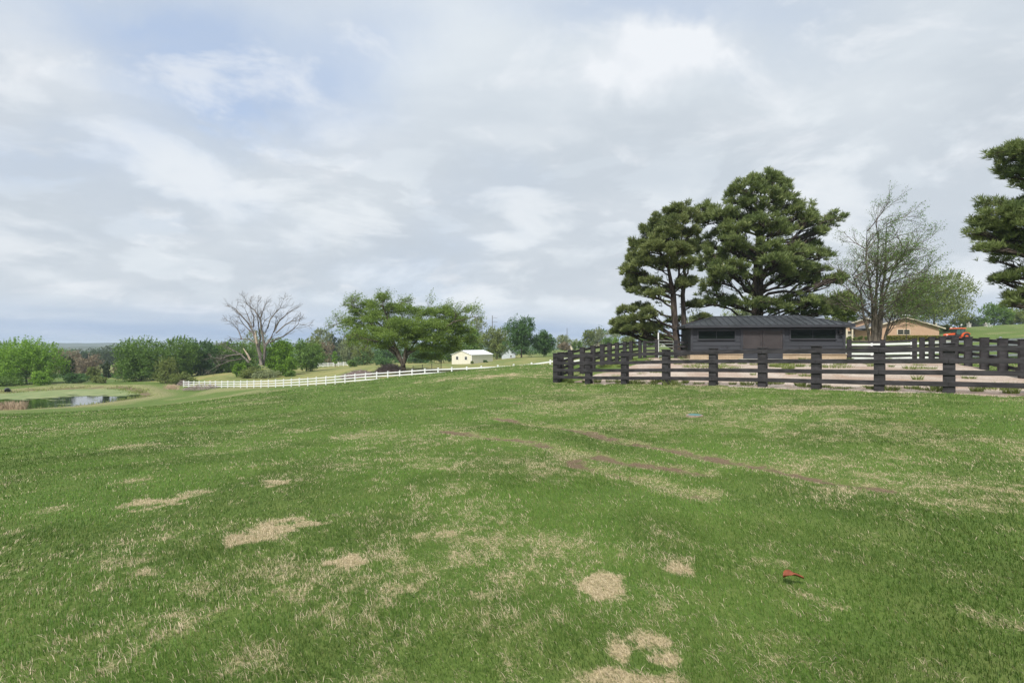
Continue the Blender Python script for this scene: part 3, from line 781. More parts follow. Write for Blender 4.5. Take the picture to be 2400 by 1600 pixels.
# ------------------------------------------------------------ barn
def barn():
    A_ = np.array((13.3, 38.0)); B_ = np.array((23.4, 36.0)); u = (B_ - A_) / np.linalg.norm(B_ - A_); W = np.linalg.norm(B_ - A_)
    n = np.array((-u[1], u[0])); U = np.array((*u, 0)); Nn = np.array((*n, 0)); D = 5.2
    z0 = EYE - 38 * 37 / F - .02
    root = thing('barn', 'low dark grey barn with metal hip roof, double doors and two long windows', 'barn', (A_[0], A_[1], z0))
    ze = EYE + 1.16
    O = np.array((A_[0], A_[1], 0))
    def pt(px, py):
        k = (px - 1200) / F; t = (k * A_[1] - A_[0]) / (u[0] - k * u[1]); y = A_[1] + u[1] * t
        return t, EYE - (py - HOR) / F * y
    def B(m, u0, u1, n0, n1, za, zb): m.quadbox(O + U * u0 + Nn * n0 + np.array((0, 0, za)), U * (u1 - u0), Nn * (n1 - n0), (0, 0, zb - za)); return m
    zb = z0 + .40       # top of stone base
    # plinth
    m = MB(); B(m, -.08, W + .08, -.10, D + .08, z0 - .5, zb); plinth = m.build('stone_base', M['stone'], root)
    m = MB(); B(m, -.12, W + .12, -.15, D + .12, zb, zb + .06); m.build('ledge', M['stone'], plinth, bevel=.01)
    w1 = (*[pt(1637, 0)[0], pt(1721.6, 0)[0]], pt(1680, 794)[1], pt(1680, 775.5)[1]); w2 = (pt(1853, 0)[0], pt(1958, 0)[0], pt(1900, 793)[1], pt(1900, 772.5)[1])
    d0, d1 = pt(1740.6, 0)[0], pt(1833.5, 0)[0]; dz0 = zb - .34; dz1 = pt(1790, 775)[1]
    # lap siding: boards as slightly tilted slabs, cut around openings
    m = MB(); zc = zb + .06; bh = .285
    B(m, 0, W, .03, D, zb + .06, ze - .01)      # core
    while zc < ze - .02:
        zt = min(zc + bh, ze - .01)
        segs = [(0.0, W)]
        for (a, b, lo, hi) in (w1, w2, (d0 - .1, d1 + .1, dz0, dz1 + .1)):
            if zt > lo - .02 and zc < hi + .02:
                ns = []
                for s, e in segs:
                    if b <= s or a >= e: ns.append((s, e)); continue
                    if a > s: ns.append((s, a))
                    if b < e: ns.append((b, e))
                segs = ns
        for s, e in segs:
            p = O + U * s; L_ = U * (e - s)
            m.prism([p + Nn * (-.032) + np.array((0, 0, zc)), p + Nn * .035 + np.array((0, 0, zc)), p + Nn * .035 + np.array((0, 0, zt)), p + Nn * (-.004) + np.array((0, 0, zt))], L_)
        zc += bh
    m.build('siding_wall', M['siding'], root)
    # corner boards and frieze
    for a in (-.04, W - .12):
        m = MB(); B(m, a, a + .16, -.06, .12, zb + .062, ze - .02); m.build('corner_board', M['trim'], root)
    # openings
    for (a, b, lo, hi) in (w1, w2):
        fr = MB(); t = .09
        for (x0, x1, y0, y1) in ((a - t, b + t, lo - t, lo), (a - t, b + t, hi, hi + t), (a - t, a, lo, hi), (b, b + t, lo, hi)):
            B(fr, x0, x1, -.07, .05, y0, y1)
        f = fr.build('window', M['trim'], root)
        g = MB(); B(g, a, b, .006, .02, lo, hi); g.build('pane', M['glass'], f)
        mu = MB(); c = (a + b) / 2; B(mu, c - .012, c + .012, -.01, .004, lo, hi); mu.build('mullion', M['trim'], f)
    # door surround and leaves
    m = MB()
    B(m, d0 - .14, d0 - .005, -.085, .02, dz0, dz1 + .14); B(m, d1 + .005, d1 + .14, -.085, .02, dz0, dz1 + .14); B(m, d0 - .004, d1 + .004, -.085, .02, dz1 + .005, dz1 + .14)
    m.build('door_frame', M['trim'], root)
    mid = (d0 + d1) / 2; dzm = zb + .42
    for s, (a, b) in enumerate(((d0 + .01, mid - .012), (mid + .012, d1 - .01))):
        m = MB(); B(m, a, b, -.05, .025, dzm, dz1)
        for (x0, x1, y0, y1) in ((a, b, dzm, dzm + .14), (a, b, dz1 - .14, dz1 - .001), (a, a + .13, dzm + .14, dz1 - .14), (b - .13, b, dzm + .14, dz1 - .14)):
            B(m, x0 + .002, x1 - .002, -.075, -.051, y0, y1)
        d_ = m.build('door', M['door'], root)
        hx = mid + (-.1 if s == 0 else .1)
        h = MB(); B(h, hx - .02, hx + .02, -.13, -.076, dzm + .32, dzm + .52); h.build('handle', M['darkmetal'], d_)
        hg = MB()
        for hz in (dzm + .2, dz1 - .25):
            x = a if s == 0 else b; B(hg, x - .05, x + .05, -.09, -.077, hz, hz + .09)
        hg.build('hinge', M['darkmetal'], d_)
    m = MB(); B(m, d0 + .01, d1 - .01, -.16, .02, dz0 - .1, dzm - .02); tag(m.build('door_skirt', M['siding'], root), 'plain dark lower panel under the doors')
    m = MB(); p0 = O + U * (d0 - .3) + Nn * (-.16)
    m.prism([p0 + np.array((0, 0, z0 - .25)), p0 + Nn * (-1.2) + np.array((0, 0, z0 - .25)), p0 + Nn * (-1.2) + np.array((0, 0, z0 + .03)), p0 + np.array((0, 0, z0 + .09))], U * (d1 - d0 + .6))
    m.build('ramp', M['concrete'], root)
    # lamp and taps
    lx, lz = pt(1968, 778.6); m = MB()
    for k in range(7):
        pass
    m.tube([O + U * lx + Nn * (-.06) + np.array((0, 0, lz + .1)), O + U * lx + Nn * (-.17) + np.array((0, 0, lz + .08)), O + U * lx + Nn * (-.2) + np.array((0, 0, lz - .08))], [.06, .12, .13], 10)
    m.build('wall_lamp', M['darkmetal'], root)
    for tx in (pt(1704, 0)[0], pt(1874, 0)[0]):
        m = MB(); B(m, tx - .03, tx + .03, -.075, -.03, zb + .5, zb + .6); m.build('socket_box', M['darkmetal'], root)
    # hip roof with standing seams
    ov = .48; e0, e1, f0, f1 = -ov, W + ov, -ov, D + ov; rz = ze + .17; rise = .76; run = (f1 - f0) / 2
    zr = rz + rise; r0, r1 = e0 + run * .82, e1 - run * .82; cy = (f0 + f1) / 2
    P3 = lambda a, b, z: O + U * a + Nn * b + np.array((0, 0, z))
    c = [P3(e0, f0, rz), P3(e1, f0, rz), P3(e1, f1, rz), P3(e0, f1, rz)]; ra, rb = P3(r0, cy, zr), P3(r1, cy, zr)
    m = MB()
    m.poly([c[0], c[1], rb, ra]); m.poly([c[1], c[2], rb]); m.poly([c[2], c[3], ra, rb]); m.poly([c[3], c[0], ra])
    rf = m.build('roof', M['metalroof'], root)
    sm = MB()
    k = e0 + .22
    def seam(a, b):
        a = np.array(a); b = np.array(b); s = b - a
        sm.quadbox(a - U * .012, s, U * .03, (0, 0, .05))
    while k < e1:
        for sgn, fe in ((0, f0), (1, f1)):
            if k < r0: t = (k - e0) / (r0 - e0)
            elif k > r1: t = (e1 - k) / (e1 - r1)
            else: t = 1
            seam(P3(k, fe, rz), P3(k, fe + (cy - fe) * t, rz + rise * t))
        k += .47
    k = f0 + .3
    while k < f1:
        t = 1 - abs(k - cy) / (cy - f0)
        for ee, rr_ in ((e0, r0), (e1, r1)):
            a = P3(ee, k, rz); b = P3(ee + (rr_ - ee) * t, k, rz + rise * t)
            sm.quadbox(a - Nn * .012, b - a, Nn * .024, (0, 0, .035))
        k += .405
    sm.build('standing_seam', M['metalroof'], rf)
    cap = MB()
    for a, b in ((ra, rb), (c[0], ra), (c[3], ra), (c[1], rb), (c[2], rb)): cap.tube([a + (0, 0, .02), b + (0, 0, .02)], .045, 6)
    cap.build('ridge_cap', M['metalroof'], rf)
    m = MB()
    B(m, e0, e1, f0, f0 + .03, rz - .17, rz - .003); B(m, e0, e1, f1 - .03, f1, rz - .17, rz - .003)
    B(m, e0, e0 + .03, f0 + .031, f1 - .031, rz - .17, rz - .003); B(m, e1 - .03, e1, f0 + .031, f1 - .031, rz - .17, rz - .003)
    m.build('fascia', M['trim'], root)
    m = MB(); B(m, e0 + .031, e1 - .031, f0 + .031, f1 - .031, ze + .0, ze + .02); m.build('soffit', M['siding'], root)
barn()

# ------------------------------------------------------------ foliage
def leaf_quads(c, size, asp=.6, up=None, jit=1.0, dirs=None, sizes=None):
    """one small rhomb per point"""
    n = len(c); t = rng.normal(0, 1, (n, 3))
    if dirs is not None: t = dirs + t * .45 * jit
    t /= np.linalg.norm(t, axis=1, keepdims=True) + 1e-9
    q = rng.normal(0, 1, (n, 3))
    if up is not None: q = q * .55 + np.cross(t, np.array((0, 0, 1.0)) * up + rng.normal(0, .5, (n, 3)))
    b = np.cross(t, np.cross(q, t)); b /= np.linalg.norm(b, axis=1, keepdims=True) + 1e-9
    s = (size * rng.uniform(.6, 1.4, n) if sizes is None else sizes)[:, None]
    V = np.stack([c - t * s * .5, c + b * s * asp * .5, c + t * s * .5, c - b * s * asp * .5], 1).reshape(-1, 3)
    return V, np.arange(n * 4).reshape(-1, 4)
def blob_fill(blobs, n, sub=28, subr=.34, shell=.55, flat=1.0):
    """points gathered in sub-clumps inside ellipsoids (x, y, z, rx, ry, rz)"""
    B = np.array(blobs, float); vol = (B[:, 3] * B[:, 4] * B[:, 5]) ** .6; vol /= vol.sum()
    out = []
    for i, b in enumerate(B):
        k = max(3, int(sub)); m = max(6, int(n * vol[i] / k))
        d = rng.normal(0, 1, (k, 3)); d /= np.linalg.norm(d, axis=1, keepdims=True)
        r = (shell + (1 - shell) * rng.random(k) ** .5)[:, None]
        cc = d * r * (1 - subr * .6) * b[3:6] + b[:3]
        p = rng.normal(0, 1, (k, m, 3)); p /= np.linalg.norm(p, axis=2, keepdims=True)
        p *= rng.random((k, m, 1)) ** .45
        sc = subr * b[3:6] * rng.uniform(.55, 1.25, (k, 1)); sc[:, 2] *= flat
        out.append((cc[:, None] + p * sc[:, None]).reshape(-1, 3))
    return np.concatenate(out)
def limb(m, p, q, r0, r1, sag=.0, seg=5, wob=.05, n=6):
    p = np.array(p, float); q = np.array(q, float); L = np.linalg.norm(q - p); pts = []; rad = []
    ph = rng.normal(0, 1, 3)
    for i in range(seg + 1):
        t = i / seg; w = math.sin(math.pi * t)
        pts.append(p * (1 - t) + q * t + np.array((0, 0, sag * L * w)) + ph * wob * L * math.sin(2.1 * math.pi * t) * .5 + rng.normal(0, wob * L * .12, 3) * (0 < i < seg)); rad.append(r0 * (1 - t) ** .9 + r1 * (1 - (1 - t) ** .9))
    m.tube(pts, rad, n); return pts
def tree_root(name, label, cat, x, y, group=None): return thing(name, label, cat, (x, y, H(x, y) - .05), group)
def crown_part(root, P, mat, size, asp=.6, up=None, dirs=None, extra=None, name='crown'):
    V, Q = leaf_quads(P, size, asp, up, dirs=dirs)
    v = np.repeat(rng.random(len(P)), 4)
    return mesh_np(name, V, Q, None, leafM[mat], root, dict(v=v))

def auto_tree(label, px, d, wpx, top, mat, leaf=None, n=5000, bottom=None, cat='tree', name='leafy_tree', nb=16, bark='bark', trunk=True, spiky=0, sub=20, group='trees of the far woods', shell=.55, stems=1, depth=.8, dens=1.0, z0=None, lean=0.0):
    x = (px - 1200) / F * d; y = d; zg = H(x, y) if z0 is None else z0
    zt = EYE - (top - HOR) / F * d; Hh = max(zt - zg, 1.0); Rw = wpx / F * d / 2
    root = thing(name, label, cat, (x, y, zg - .05), group)
    zb = zg + Hh * .12 if bottom is None else EYE - (bottom - HOR) / F * d
    cz = (zt + zb) / 2; rz = (zt - zb) / 2
    leaf = (leaf or max(.10, d * .0022)) * 1.22; n = int(n * 1.25)
    blobs = []
    for i in range(nb):
        a = 2.4 * i + rng.random() * .8; q = rng.random() ** .6; h = -0.85 + 1.75 * ((i + .5) / nb)
        w = math.sqrt(max(0, 1 - max(h, -.35) ** 2 * .9))
        s = rng.uniform(.36, .52)
        bx = x + math.cos(a) * Rw * w * q * .72 + lean * Rw * (h + 1) * .5; by = y + math.sin(a) * Rw * depth * w * q * .72; bz = cz + h * rz * (1 - s * .75)
        blobs.append((bx, by, bz, Rw * s * 1.15, Rw * s * depth * 1.1, min(rz * s * 1.2, Rw * s * 1.2)))
    m = MB(); tr = max(.07, Hh * .016)
    zf = zg + Hh * (.22 if bottom is None else .28)
    for k in range(stems):
        ox = (k - (stems - 1) / 2) * tr * 2.2
        m.tube([(x + ox * .4, y, zg - .2), (x + ox * .8 + rng.normal(0, .1), y, zg + Hh * .12), (x + ox * 1.5, y, zf), (x + lean * Rw * .5 + ox * 3, y, cz + rz * .6)], [tr * 1.35, tr, tr * .8, tr * .15], 7)
    for b in blobs: limb(m, (x + rng.normal(0, .1), y, zf + (b[2] - zf) * rng.uniform(0, .35)), b[:3], tr * .36, tr * .06, .06, 4, .06, 4)
    m.build('trunk', M[bark], root, True)
    P = blob_fill(blobs, int(n * dens), max(10, int(sub * 1.1)), .33, shell * .8)
    if spiky:
        k = spiky; th = rng.uniform(0, 2 * math.pi, k); el = rng.uniform(.25, 1.3, k)
        dx = np.stack([np.cos(th) * np.cos(el), np.sin(th) * np.cos(el) * depth, np.sin(el)], 1)
        base = np.array((x + lean * Rw * .5, y, cz)) + dx * np.array((Rw, Rw, rz)) * .82
        dr = dx * .6 + np.array((.25, 0, .8)); dr /= np.linalg.norm(dr, axis=1, keepdims=True)
        ln = min(Rw, rz) * rng.uniform(.15, .42, k); mm = 16
        t = rng.random((k, mm, 1)) 
        P2 = (base[:, None] + dr[:, None] * t * ln[:, None, None] + rng.normal(0, leaf * .35, (k, mm, 3)) * (1.2 - t)).reshape(-1, 3)
        P = np.concatenate([P, P2])
    P[:, 2] = np.maximum(P[:, 2], zg + .05)
    crown_part(root, P, mat, leaf, .6, .6)
    return root

# --- pines -------------------------------------------------------------
def needle_tufts(P, out, length=.34, width=.05, k=11, up=.95):
    """sprays of needles: k thin triangles round each point, opening outward and up"""
    n = len(P); d = rng.normal(0, 1, (n, k, 3)); d /= np.linalg.norm(d, axis=2, keepdims=True)
    base = out / (np.linalg.norm(out, axis=1, keepdims=True) + 1e-9) * .75 + np.array((0, 0, up)); base /= np.linalg.norm(base, axis=1, keepdims=True)
    d = d * .85 + base[:, None]; d /= np.linalg.norm(d, axis=2, keepdims=True)
    L = length * rng.uniform(.6, 1.25, (n, k, 1)); s = rng.normal(0, 1, (n, k, 3)); b = np.cross(d, s); b /= np.linalg.norm(b, axis=2, keepdims=True)
    c = P[:, None] - d * L * .1; w = width * .5
    V = np.stack([c, c + d * L * .6 + b * w, c + d * L, c + d * L * .6 - b * w], 2).reshape(-1, 3)
    v = np.repeat(np.clip(rng.random((n, 1)) * .6 + rng.random((n, k)) * .4, 0, 1).ravel(), 4)
    return V, np.arange(n * k * 4).reshape(-1, 4), v
def pine(label, trunks, pads, mat, ntuft, needle=.34, width=.05, name='pine_tree', twigs=True, k=11, dead=0):
    """trunks: list of (list of points, list of radii); pads: foliage masses (x, y, z, rx, ry, rz) fed by boughs"""
    x, y, _ = trunks[0][0][0]; root = tree_root(name, label, 'pine tree', x, y)
    m = MB(); tp = []
    for pts, rad in trunks:
        m.tube(pts, rad, 10)
        for i in range(len(pts) - 1):
            for t in np.linspace(0, 1, 8, endpoint=False): tp.append((np.array(pts[i]) * (1 - t) + np.array(pts[i + 1]) * t, rad[i] * (1 - t) + rad[i + 1] * t))
    T = np.array([q[0] for q in tp]); Tr = np.array([q[1] for q in tp])
    allP = []; allO = []
    ex_ = [(b[0] + rng.uniform(-.6, .6) * b[3], b[1] + rng.uniform(-1.6, 1.6), b[2] + rng.uniform(-.75, .6) * b[5], b[3] * .7, b[4] * .7, b[5] * .7) for b in pads]
    pads = [(b[0], b[1], b[2], b[3] * 1.08, b[4] * 1.05, b[5] * 1.12) for b in pads] + [e for i_, e in enumerate(ex_) if i_ % 3 == 0]
    B = np.array(pads); wv = (B[:, 3] * B[:, 4] * B[:, 5]) ** .66; wv /= wv.sum()
    for i, b in enumerate(B):
        hd = np.hypot(T[:, 0] - b[0], T[:, 1] - b[1])
        want = b[2] - b[5] * .5 - hd * .28
        j = int(np.argmin(np.abs(T[:, 2] - want) + hd * .12)); p = T[j]
        end = np.array(b[:3]) - np.array((0, 0, b[5] * .25)); Lh = np.linalg.norm(end - p)
        r0 = min(Tr[j] * .42, .05 + Lh * .016)
        pts = limb(m, p, end, r0, .03, rng.uniform(-.05, .08), 6, .07, 6)
        nt = max(10, int(ntuft * wv[i]))
        kk = max(5, int(8 + (b[3] + b[4]) * 5))
        # sub boughs, each ending in a small flat clump of needle sprays
        dd = rng.normal(0, 1, (kk, 3)); dd[:, 2] = dd[:, 2] * .6 + .18; dd /= np.linalg.norm(dd, axis=1, keepdims=True)
        cc = np.array(b[:3]) + dd * np.array(b[3:6]) * (.35 + .6 * rng.random((kk, 1)) ** .6)
        for c in cc:
            s = pts[rng.integers(3, len(pts))]
            limb(m, s, c, .028 + r0 * .12, .010, .05, 3, .08, 4)
        mm = max(3, nt // kk); rr = .12 * b[3:6] + .17
        q = rng.normal(0, 1, (kk, mm, 3)); q /= np.linalg.norm(q, axis=2, keepdims=True); q *= rng.random((kk, mm, 1)) ** .4
        q[:, :, 2] *= .9
        pp = cc[:, None] + q * rr
        # loose sprays along the bough itself
        sp = np.array(pts[2:]); sp = np.repeat(sp, 2, 0) + rng.normal(0, .28, (len(sp) * 2, 3)) + np.array((0, 0, .15)); allP.append(sp); allO.append(sp * 0 + (end - p))
        allP.append(pp.reshape(-1, 3)); o = (pp - np.array(b[:3]) + (np.array(b[:3]) - T[j]) * .25) ; allO.append(o.reshape(-1, 3))
    for _ in range(dead):
        j = rng.integers(4, len(T) * 2 // 3); a = rng.uniform(0, 6.28); L = rng.uniform(1, 2.6)
        limb(m, T[j], T[j] + np.array((math.cos(a), math.sin(a), rng.uniform(-.1, .35))) * L, .035, .008, -.03, 4, .12, 4)
    m.build('trunk', M['pinebark'], root, True)
    P = np.concatenate(allP); O = np.concatenate(allO)
    V, Q, v = needle_tufts(P, O, needle, width, k)
    mesh_np('crown', V, Q, None, leafM[mat], root, dict(v=v))
    return root
def padlist(items, d, dep=.8, seed=0):
    """items: (px, py, w, h, depth offset in metres) in photo pixels"""
    out = []
    for (px, py, w, h, dy) in items:
        y = d + dy; x, _, z = at(px, py, y); out.append((x, y, z, w / F * y, w / F * y * dep, h / F * y))
    return out
def T_(px, py, d): return at(px, py, d)
def trunkline(pts, d, dys=None): return [at(px, py, d + (dys[i] if dys else 0)) for i, (px, py) in enumerate(pts)]

# big pine behind the barn
D = 47.0
bp = []
items = [(1780, 425, 34, 26, 0), (1755, 445, 40, 24, -1), (1815, 432, 32, 22, 1), (1842, 445, 26, 26, 0), (1725, 470, 36, 26, 0), (1790, 470, 52, 30, -1.5), (1845, 480, 36, 26, .5), (1740, 500, 40, 24, 1.5),
         (1880, 500, 34, 24, 0), (1898, 515, 26, 20, -.5), (1850, 530, 40, 20, 1.5), (1660, 492, 28, 20, 0), (1690, 505, 40, 22, -1), (1660, 520, 36, 18, 1), (1720, 540, 48, 24, -2.5), (1790, 525, 44, 22, -3),
         (1815, 545, 40, 24, -2), (1690, 560, 36, 22, 1), (1640, 575, 26, 18, 2), (1960, 512, 26, 14, 1), (1938, 528, 24, 12, 1), (1915, 545, 26, 12, .5), (1890, 570, 36, 16, 1.5), (1860, 590, 46, 20, -2.5), (1900, 600, 40, 18, 0),
         (1935, 598, 22, 14, 1), (1790, 585, 44, 22, -3.5), (1740, 595, 36, 18, 2), (1680, 600, 36, 22, -1.5), (1650, 620, 34, 22, .5), (1700, 630, 44, 24, -3), (1680, 655, 36, 20, -3), (1745, 645, 34, 16, -2.5), (1820, 615, 48, 20, -3.5),
         (1865, 630, 40, 20, -2), (1905, 635, 34, 18, 0), (1870, 655, 44, 18, 1), (1920, 660, 26, 12, 1.5), (1950, 660, 24, 10, 0), (1965, 650, 20, 9, -1), (1660, 680, 30, 16, -2), (1830, 640, 32, 16, -3), (1720, 575, 34, 18, -3),
         (1690, 705, 38, 13, 2), (1730, 712, 40, 12, -2), (1790, 712, 30, 13, -3), (1820, 722, 34, 14, -3), (1870, 705, 44, 16, -1), (1910, 715, 40, 16, 0), (1650, 715, 26, 10, 1), (1945, 715, 28, 14, 1.5), (1760, 680, 26, 10, 2.5), (1880, 735, 38, 10, 1), (1935, 735, 34, 12, 0)]
tr1 = (trunkline([(1776, 850), (1775, 740), (1776, 690), (1777, 620), (1780, 560), (1784, 500), (1782, 440)], D), [.62, .50, .48, .40, .30, .18, .05])
pine('tall broad pine with one thick trunk rising behind the barn roof', [tr1], padlist(items, D), 'pine', 13000, .46, .050, k=9, dead=8)
# two-stemmed pine left of the barn
D = 43.0
items = [(1600, 490, 18, 16, 0), (1575, 500, 24, 18, .5), (1620, 505, 22, 18, -.5), (1545, 520, 24, 18, 0), (1590, 525, 34, 22, -1.5), (1520, 545, 22, 18, .5), (1560, 555, 34, 20, -1.5), (1615, 550, 26, 20, 1), (1500, 575, 22, 18, 0), (1530, 585, 32, 20, -1.5),
         (1580, 590, 34, 22, -2), (1610, 585, 28, 18, 1.5), (1485, 605, 22, 18, .5), (1510, 615, 28, 16, -1), (1560, 615, 26, 14, 1.5), (1595, 620, 24, 12, -1), (1475, 635, 20, 16, 0), (1495, 650, 26, 14, 1), (1478, 668, 16, 12, .5), (1525, 660, 22, 9, -1),
         (1610, 660, 26, 10, 0), (1600, 668, 22, 9, -1), (1535, 690, 22, 10, -1.5), (1500, 685, 22, 9, 0), (1560, 680, 18, 8, 1.5), (1470, 730, 20, 12, 0), (1500, 720, 20, 9, 1), (1455, 755, 20, 11, 0), (1485, 750, 26, 13, -1), (1520, 738, 24, 14, -1.5),
         (1500, 772, 34, 13, -.5), (1470, 775, 22, 10, .5), (1530, 765, 20, 10, 1), (1450, 775, 14, 7, 0), (1625, 715, 22, 9, 1), (1650, 745, 20, 6, 1), (1590, 750, 12, 5, 1.5)]
t2a = (trunkline([(1590, 848), (1584, 780), (1580, 730), (1578, 690), (1572, 660), (1566, 625), (1562, 570)], D), [.34, .27, .25, .23, .17, .12, .04])
t2b = (trunkline([(1604, 848), (1603, 780), (1602, 730), (1600, 690), (1606, 650), (1600, 610), (1596, 530)], D, [.3] * 7), [.30, .22, .20, .18, .14, .09, .03])
t2c = (trunkline([(1579, 680), (1592, 645), (1590, 620), (1585, 560)], D, [0, 0, -.3, -.6]), [.13, .11, .08, .03])
t2d = (trunkline([(1602, 690), (1594, 665), (1612, 640), (1618, 580)], D, [.3, .3, .5, .6]), [.1, .1, .08, .03])
pine('two-stemmed pine left of the barn with bare lower trunks', [t2a, t2b, t2c, t2d], padlist(items, D), 'pine2', 8500, .40, .046, dead=10)
# pine at the right edge of the view: trunk outside the frame
D = 29.0
items = [(2375, 350, 40, 12, 0), (2420, 350, 40, 20, -1), (2365, 375, 26, 10, .5), (2400, 385, 50, 14, 0), (2355, 402, 20, 6, .5), (2380, 412, 34, 9, 0), (2440, 400, 40, 16, 1), (2405, 442, 16, 8, 0),
         (2320, 475, 26, 12, 0), (2350, 495, 44, 12, -.5), (2300, 520, 30, 11, .5), (2340, 525, 46, 14, 0), (2400, 520, 50, 20, -1), (2290, 545, 22, 8, 0), (2330, 555, 46, 13, .5), (2385, 560, 50, 16, 0), (2315, 585, 34, 10, -.5),
         (2350, 590, 44, 12, .5), (2400, 590, 46, 16, 0), (2450, 560, 60, 24, 0), (2345, 612, 24, 5, 0), (2375, 650, 36, 7, 0), (2345, 660, 26, 5, .5), (2410, 640, 40, 10, 0), (2390, 690, 32, 9, 0), (2370, 712, 24, 7, 0), (2420, 710, 40, 12, 0),
         (2450, 460, 50, 24, 0), (2480, 340, 60, 30, 0), (2530, 400, 60, 40, 0), (2540, 500, 70, 40, 1), (2530, 600, 80, 30, 0), (2480, 280, 40, 30, 0), (2600, 560, 50, 30, 0), (2540, 680, 80, 20, 0)]
t3 = (trunkline([(2500, 860), (2498, 700), (2496, 560), (2492, 420), (2488, 260)], D), [.36, .28, .24, .16, .05])
pine('pine reaching in from the right edge above the tractor', [t3], padlist(items, D), 'pine', 8500, .36, .032, k=11)

# --- branching trees -----------------------------------------------------
def grow(m, p, d, L, r, lvl, tips, spread=.5, up=.12, shrink=.72, kids=3, wind=(0, 0, 0), minr=.008, n0=6):
    p = np.array(p, float); d = np.array(d, float); d /= np.linalg.norm(d); seg = 3 if lvl > 2 else 2
    pts = [p]; rad = [r]
    for i in range(seg):
        d = d + rng.normal(0, .13, 3) + np.array((0, 0, up)) * .5 + np.array(wind) * .5; d /= np.linalg.norm(d)
        pts.append(pts[-1] + d * L / seg); rad.append(max(minr, r * (1 - .45 * (i + 1) / seg)))
    m.tube(pts, rad, max(3, min(n0, 2 + lvl)), cap=False)
    if lvl == 0: tips.append((pts[-1], d)); tips.append((pts[1], d)); return
    for k in range(kids + (1 if rng.random() < .35 else 0)):
        t = .35 + .65 * (k + rng.random() * .6) / kids; t = min(t, 1)
        i = min(int(t * seg), seg - 1); f = t * seg - i; q = pts[i] * (1 - f) + pts[i + 1] * f
        a = rng.normal(0, 1, 3); a -= a @ d * d; a /= np.linalg.norm(a)
        nd = d + a * spread * rng.uniform(.6, 1.3)
        grow(m, q, nd, L * shrink * rng.uniform(.75, 1.15), max(minr, r * .55), lvl - 1, tips, spread, up, shrink, kids, wind, minr, n0)

def budding_tree():
    D = 45.0; x, y, z = at(2055, 830, D); root = tree_root('budding_tree', 'sparse multi-stemmed tree with thin spring leaves in front of the tan house', 'tree', x, y)
    m = MB(); tips = []; zg = H(x, y)
    stems = [([(2040, 835), (2036, 780), (2024, 740), (2018, 690), (1996, 640)], .13, -1), ([(2052, 835), (2052, 760), (2053, 700), (2056, 630), (2060, 525)], .17, 0), ([(2060, 835), (2061, 760), (2066, 690), (2074, 640), (2078, 520)], .17, .4),
             ([(2044, 835), (2046, 760), (2044, 700), (2030, 620), (2032, 535)], .14, -.5), ([(2072, 835), (2074, 790), (2086, 750), (2098, 720), (2130, 690)], .10, .6), ([(2063, 790), (2070, 700), (2090, 640), (2120, 570)], .10, -.5)]
    for pts, r, dy in stems:
        P = trunkline(pts, D, [dy * i / len(pts) for i in range(len(pts))]); n = len(P)
        m.tube(P, [r * (1 - i / (n - 1)) ** .8 + .018 for i in range(n)], 8)
        for i in range(1, n):
            for _ in range(5 if i > 1 else 0):
                t = rng.random(); q = np.array(P[i - 1]) * (1 - t) + np.array(P[i]) * t
                a = rng.uniform(0, 6.28); dd = np.array((math.cos(a) * 1.05 + .1, math.sin(a), rng.uniform(.35, 1.0)))
                frac = (q[2] - zg) / 13; L = (2.3 if frac < .55 else 1.75) * rng.uniform(.8, 1.15)
                grow(m, q, dd, L, .045, 3, tips, .62, .10, .72, 3, (.16, 0, 0), .006, 5)
    m.build('trunk', M['bark'], root, True)
    P = np.array([t[0] for t in tips]); Dd = np.array([t[1] for t in tips])
    print('budding tips', len(P))
    k = 4; c = (P[:, None] + rng.normal(0, .11, (len(P), k, 3))).reshape(-1, 3)
    V, Q = leaf_quads(c, .10, .5, .6)
    mesh_np('crown', V, Q, None, leafM['green'], root, dict(v=np.repeat(rng.random(len(c)), 4)))
budding_tree()

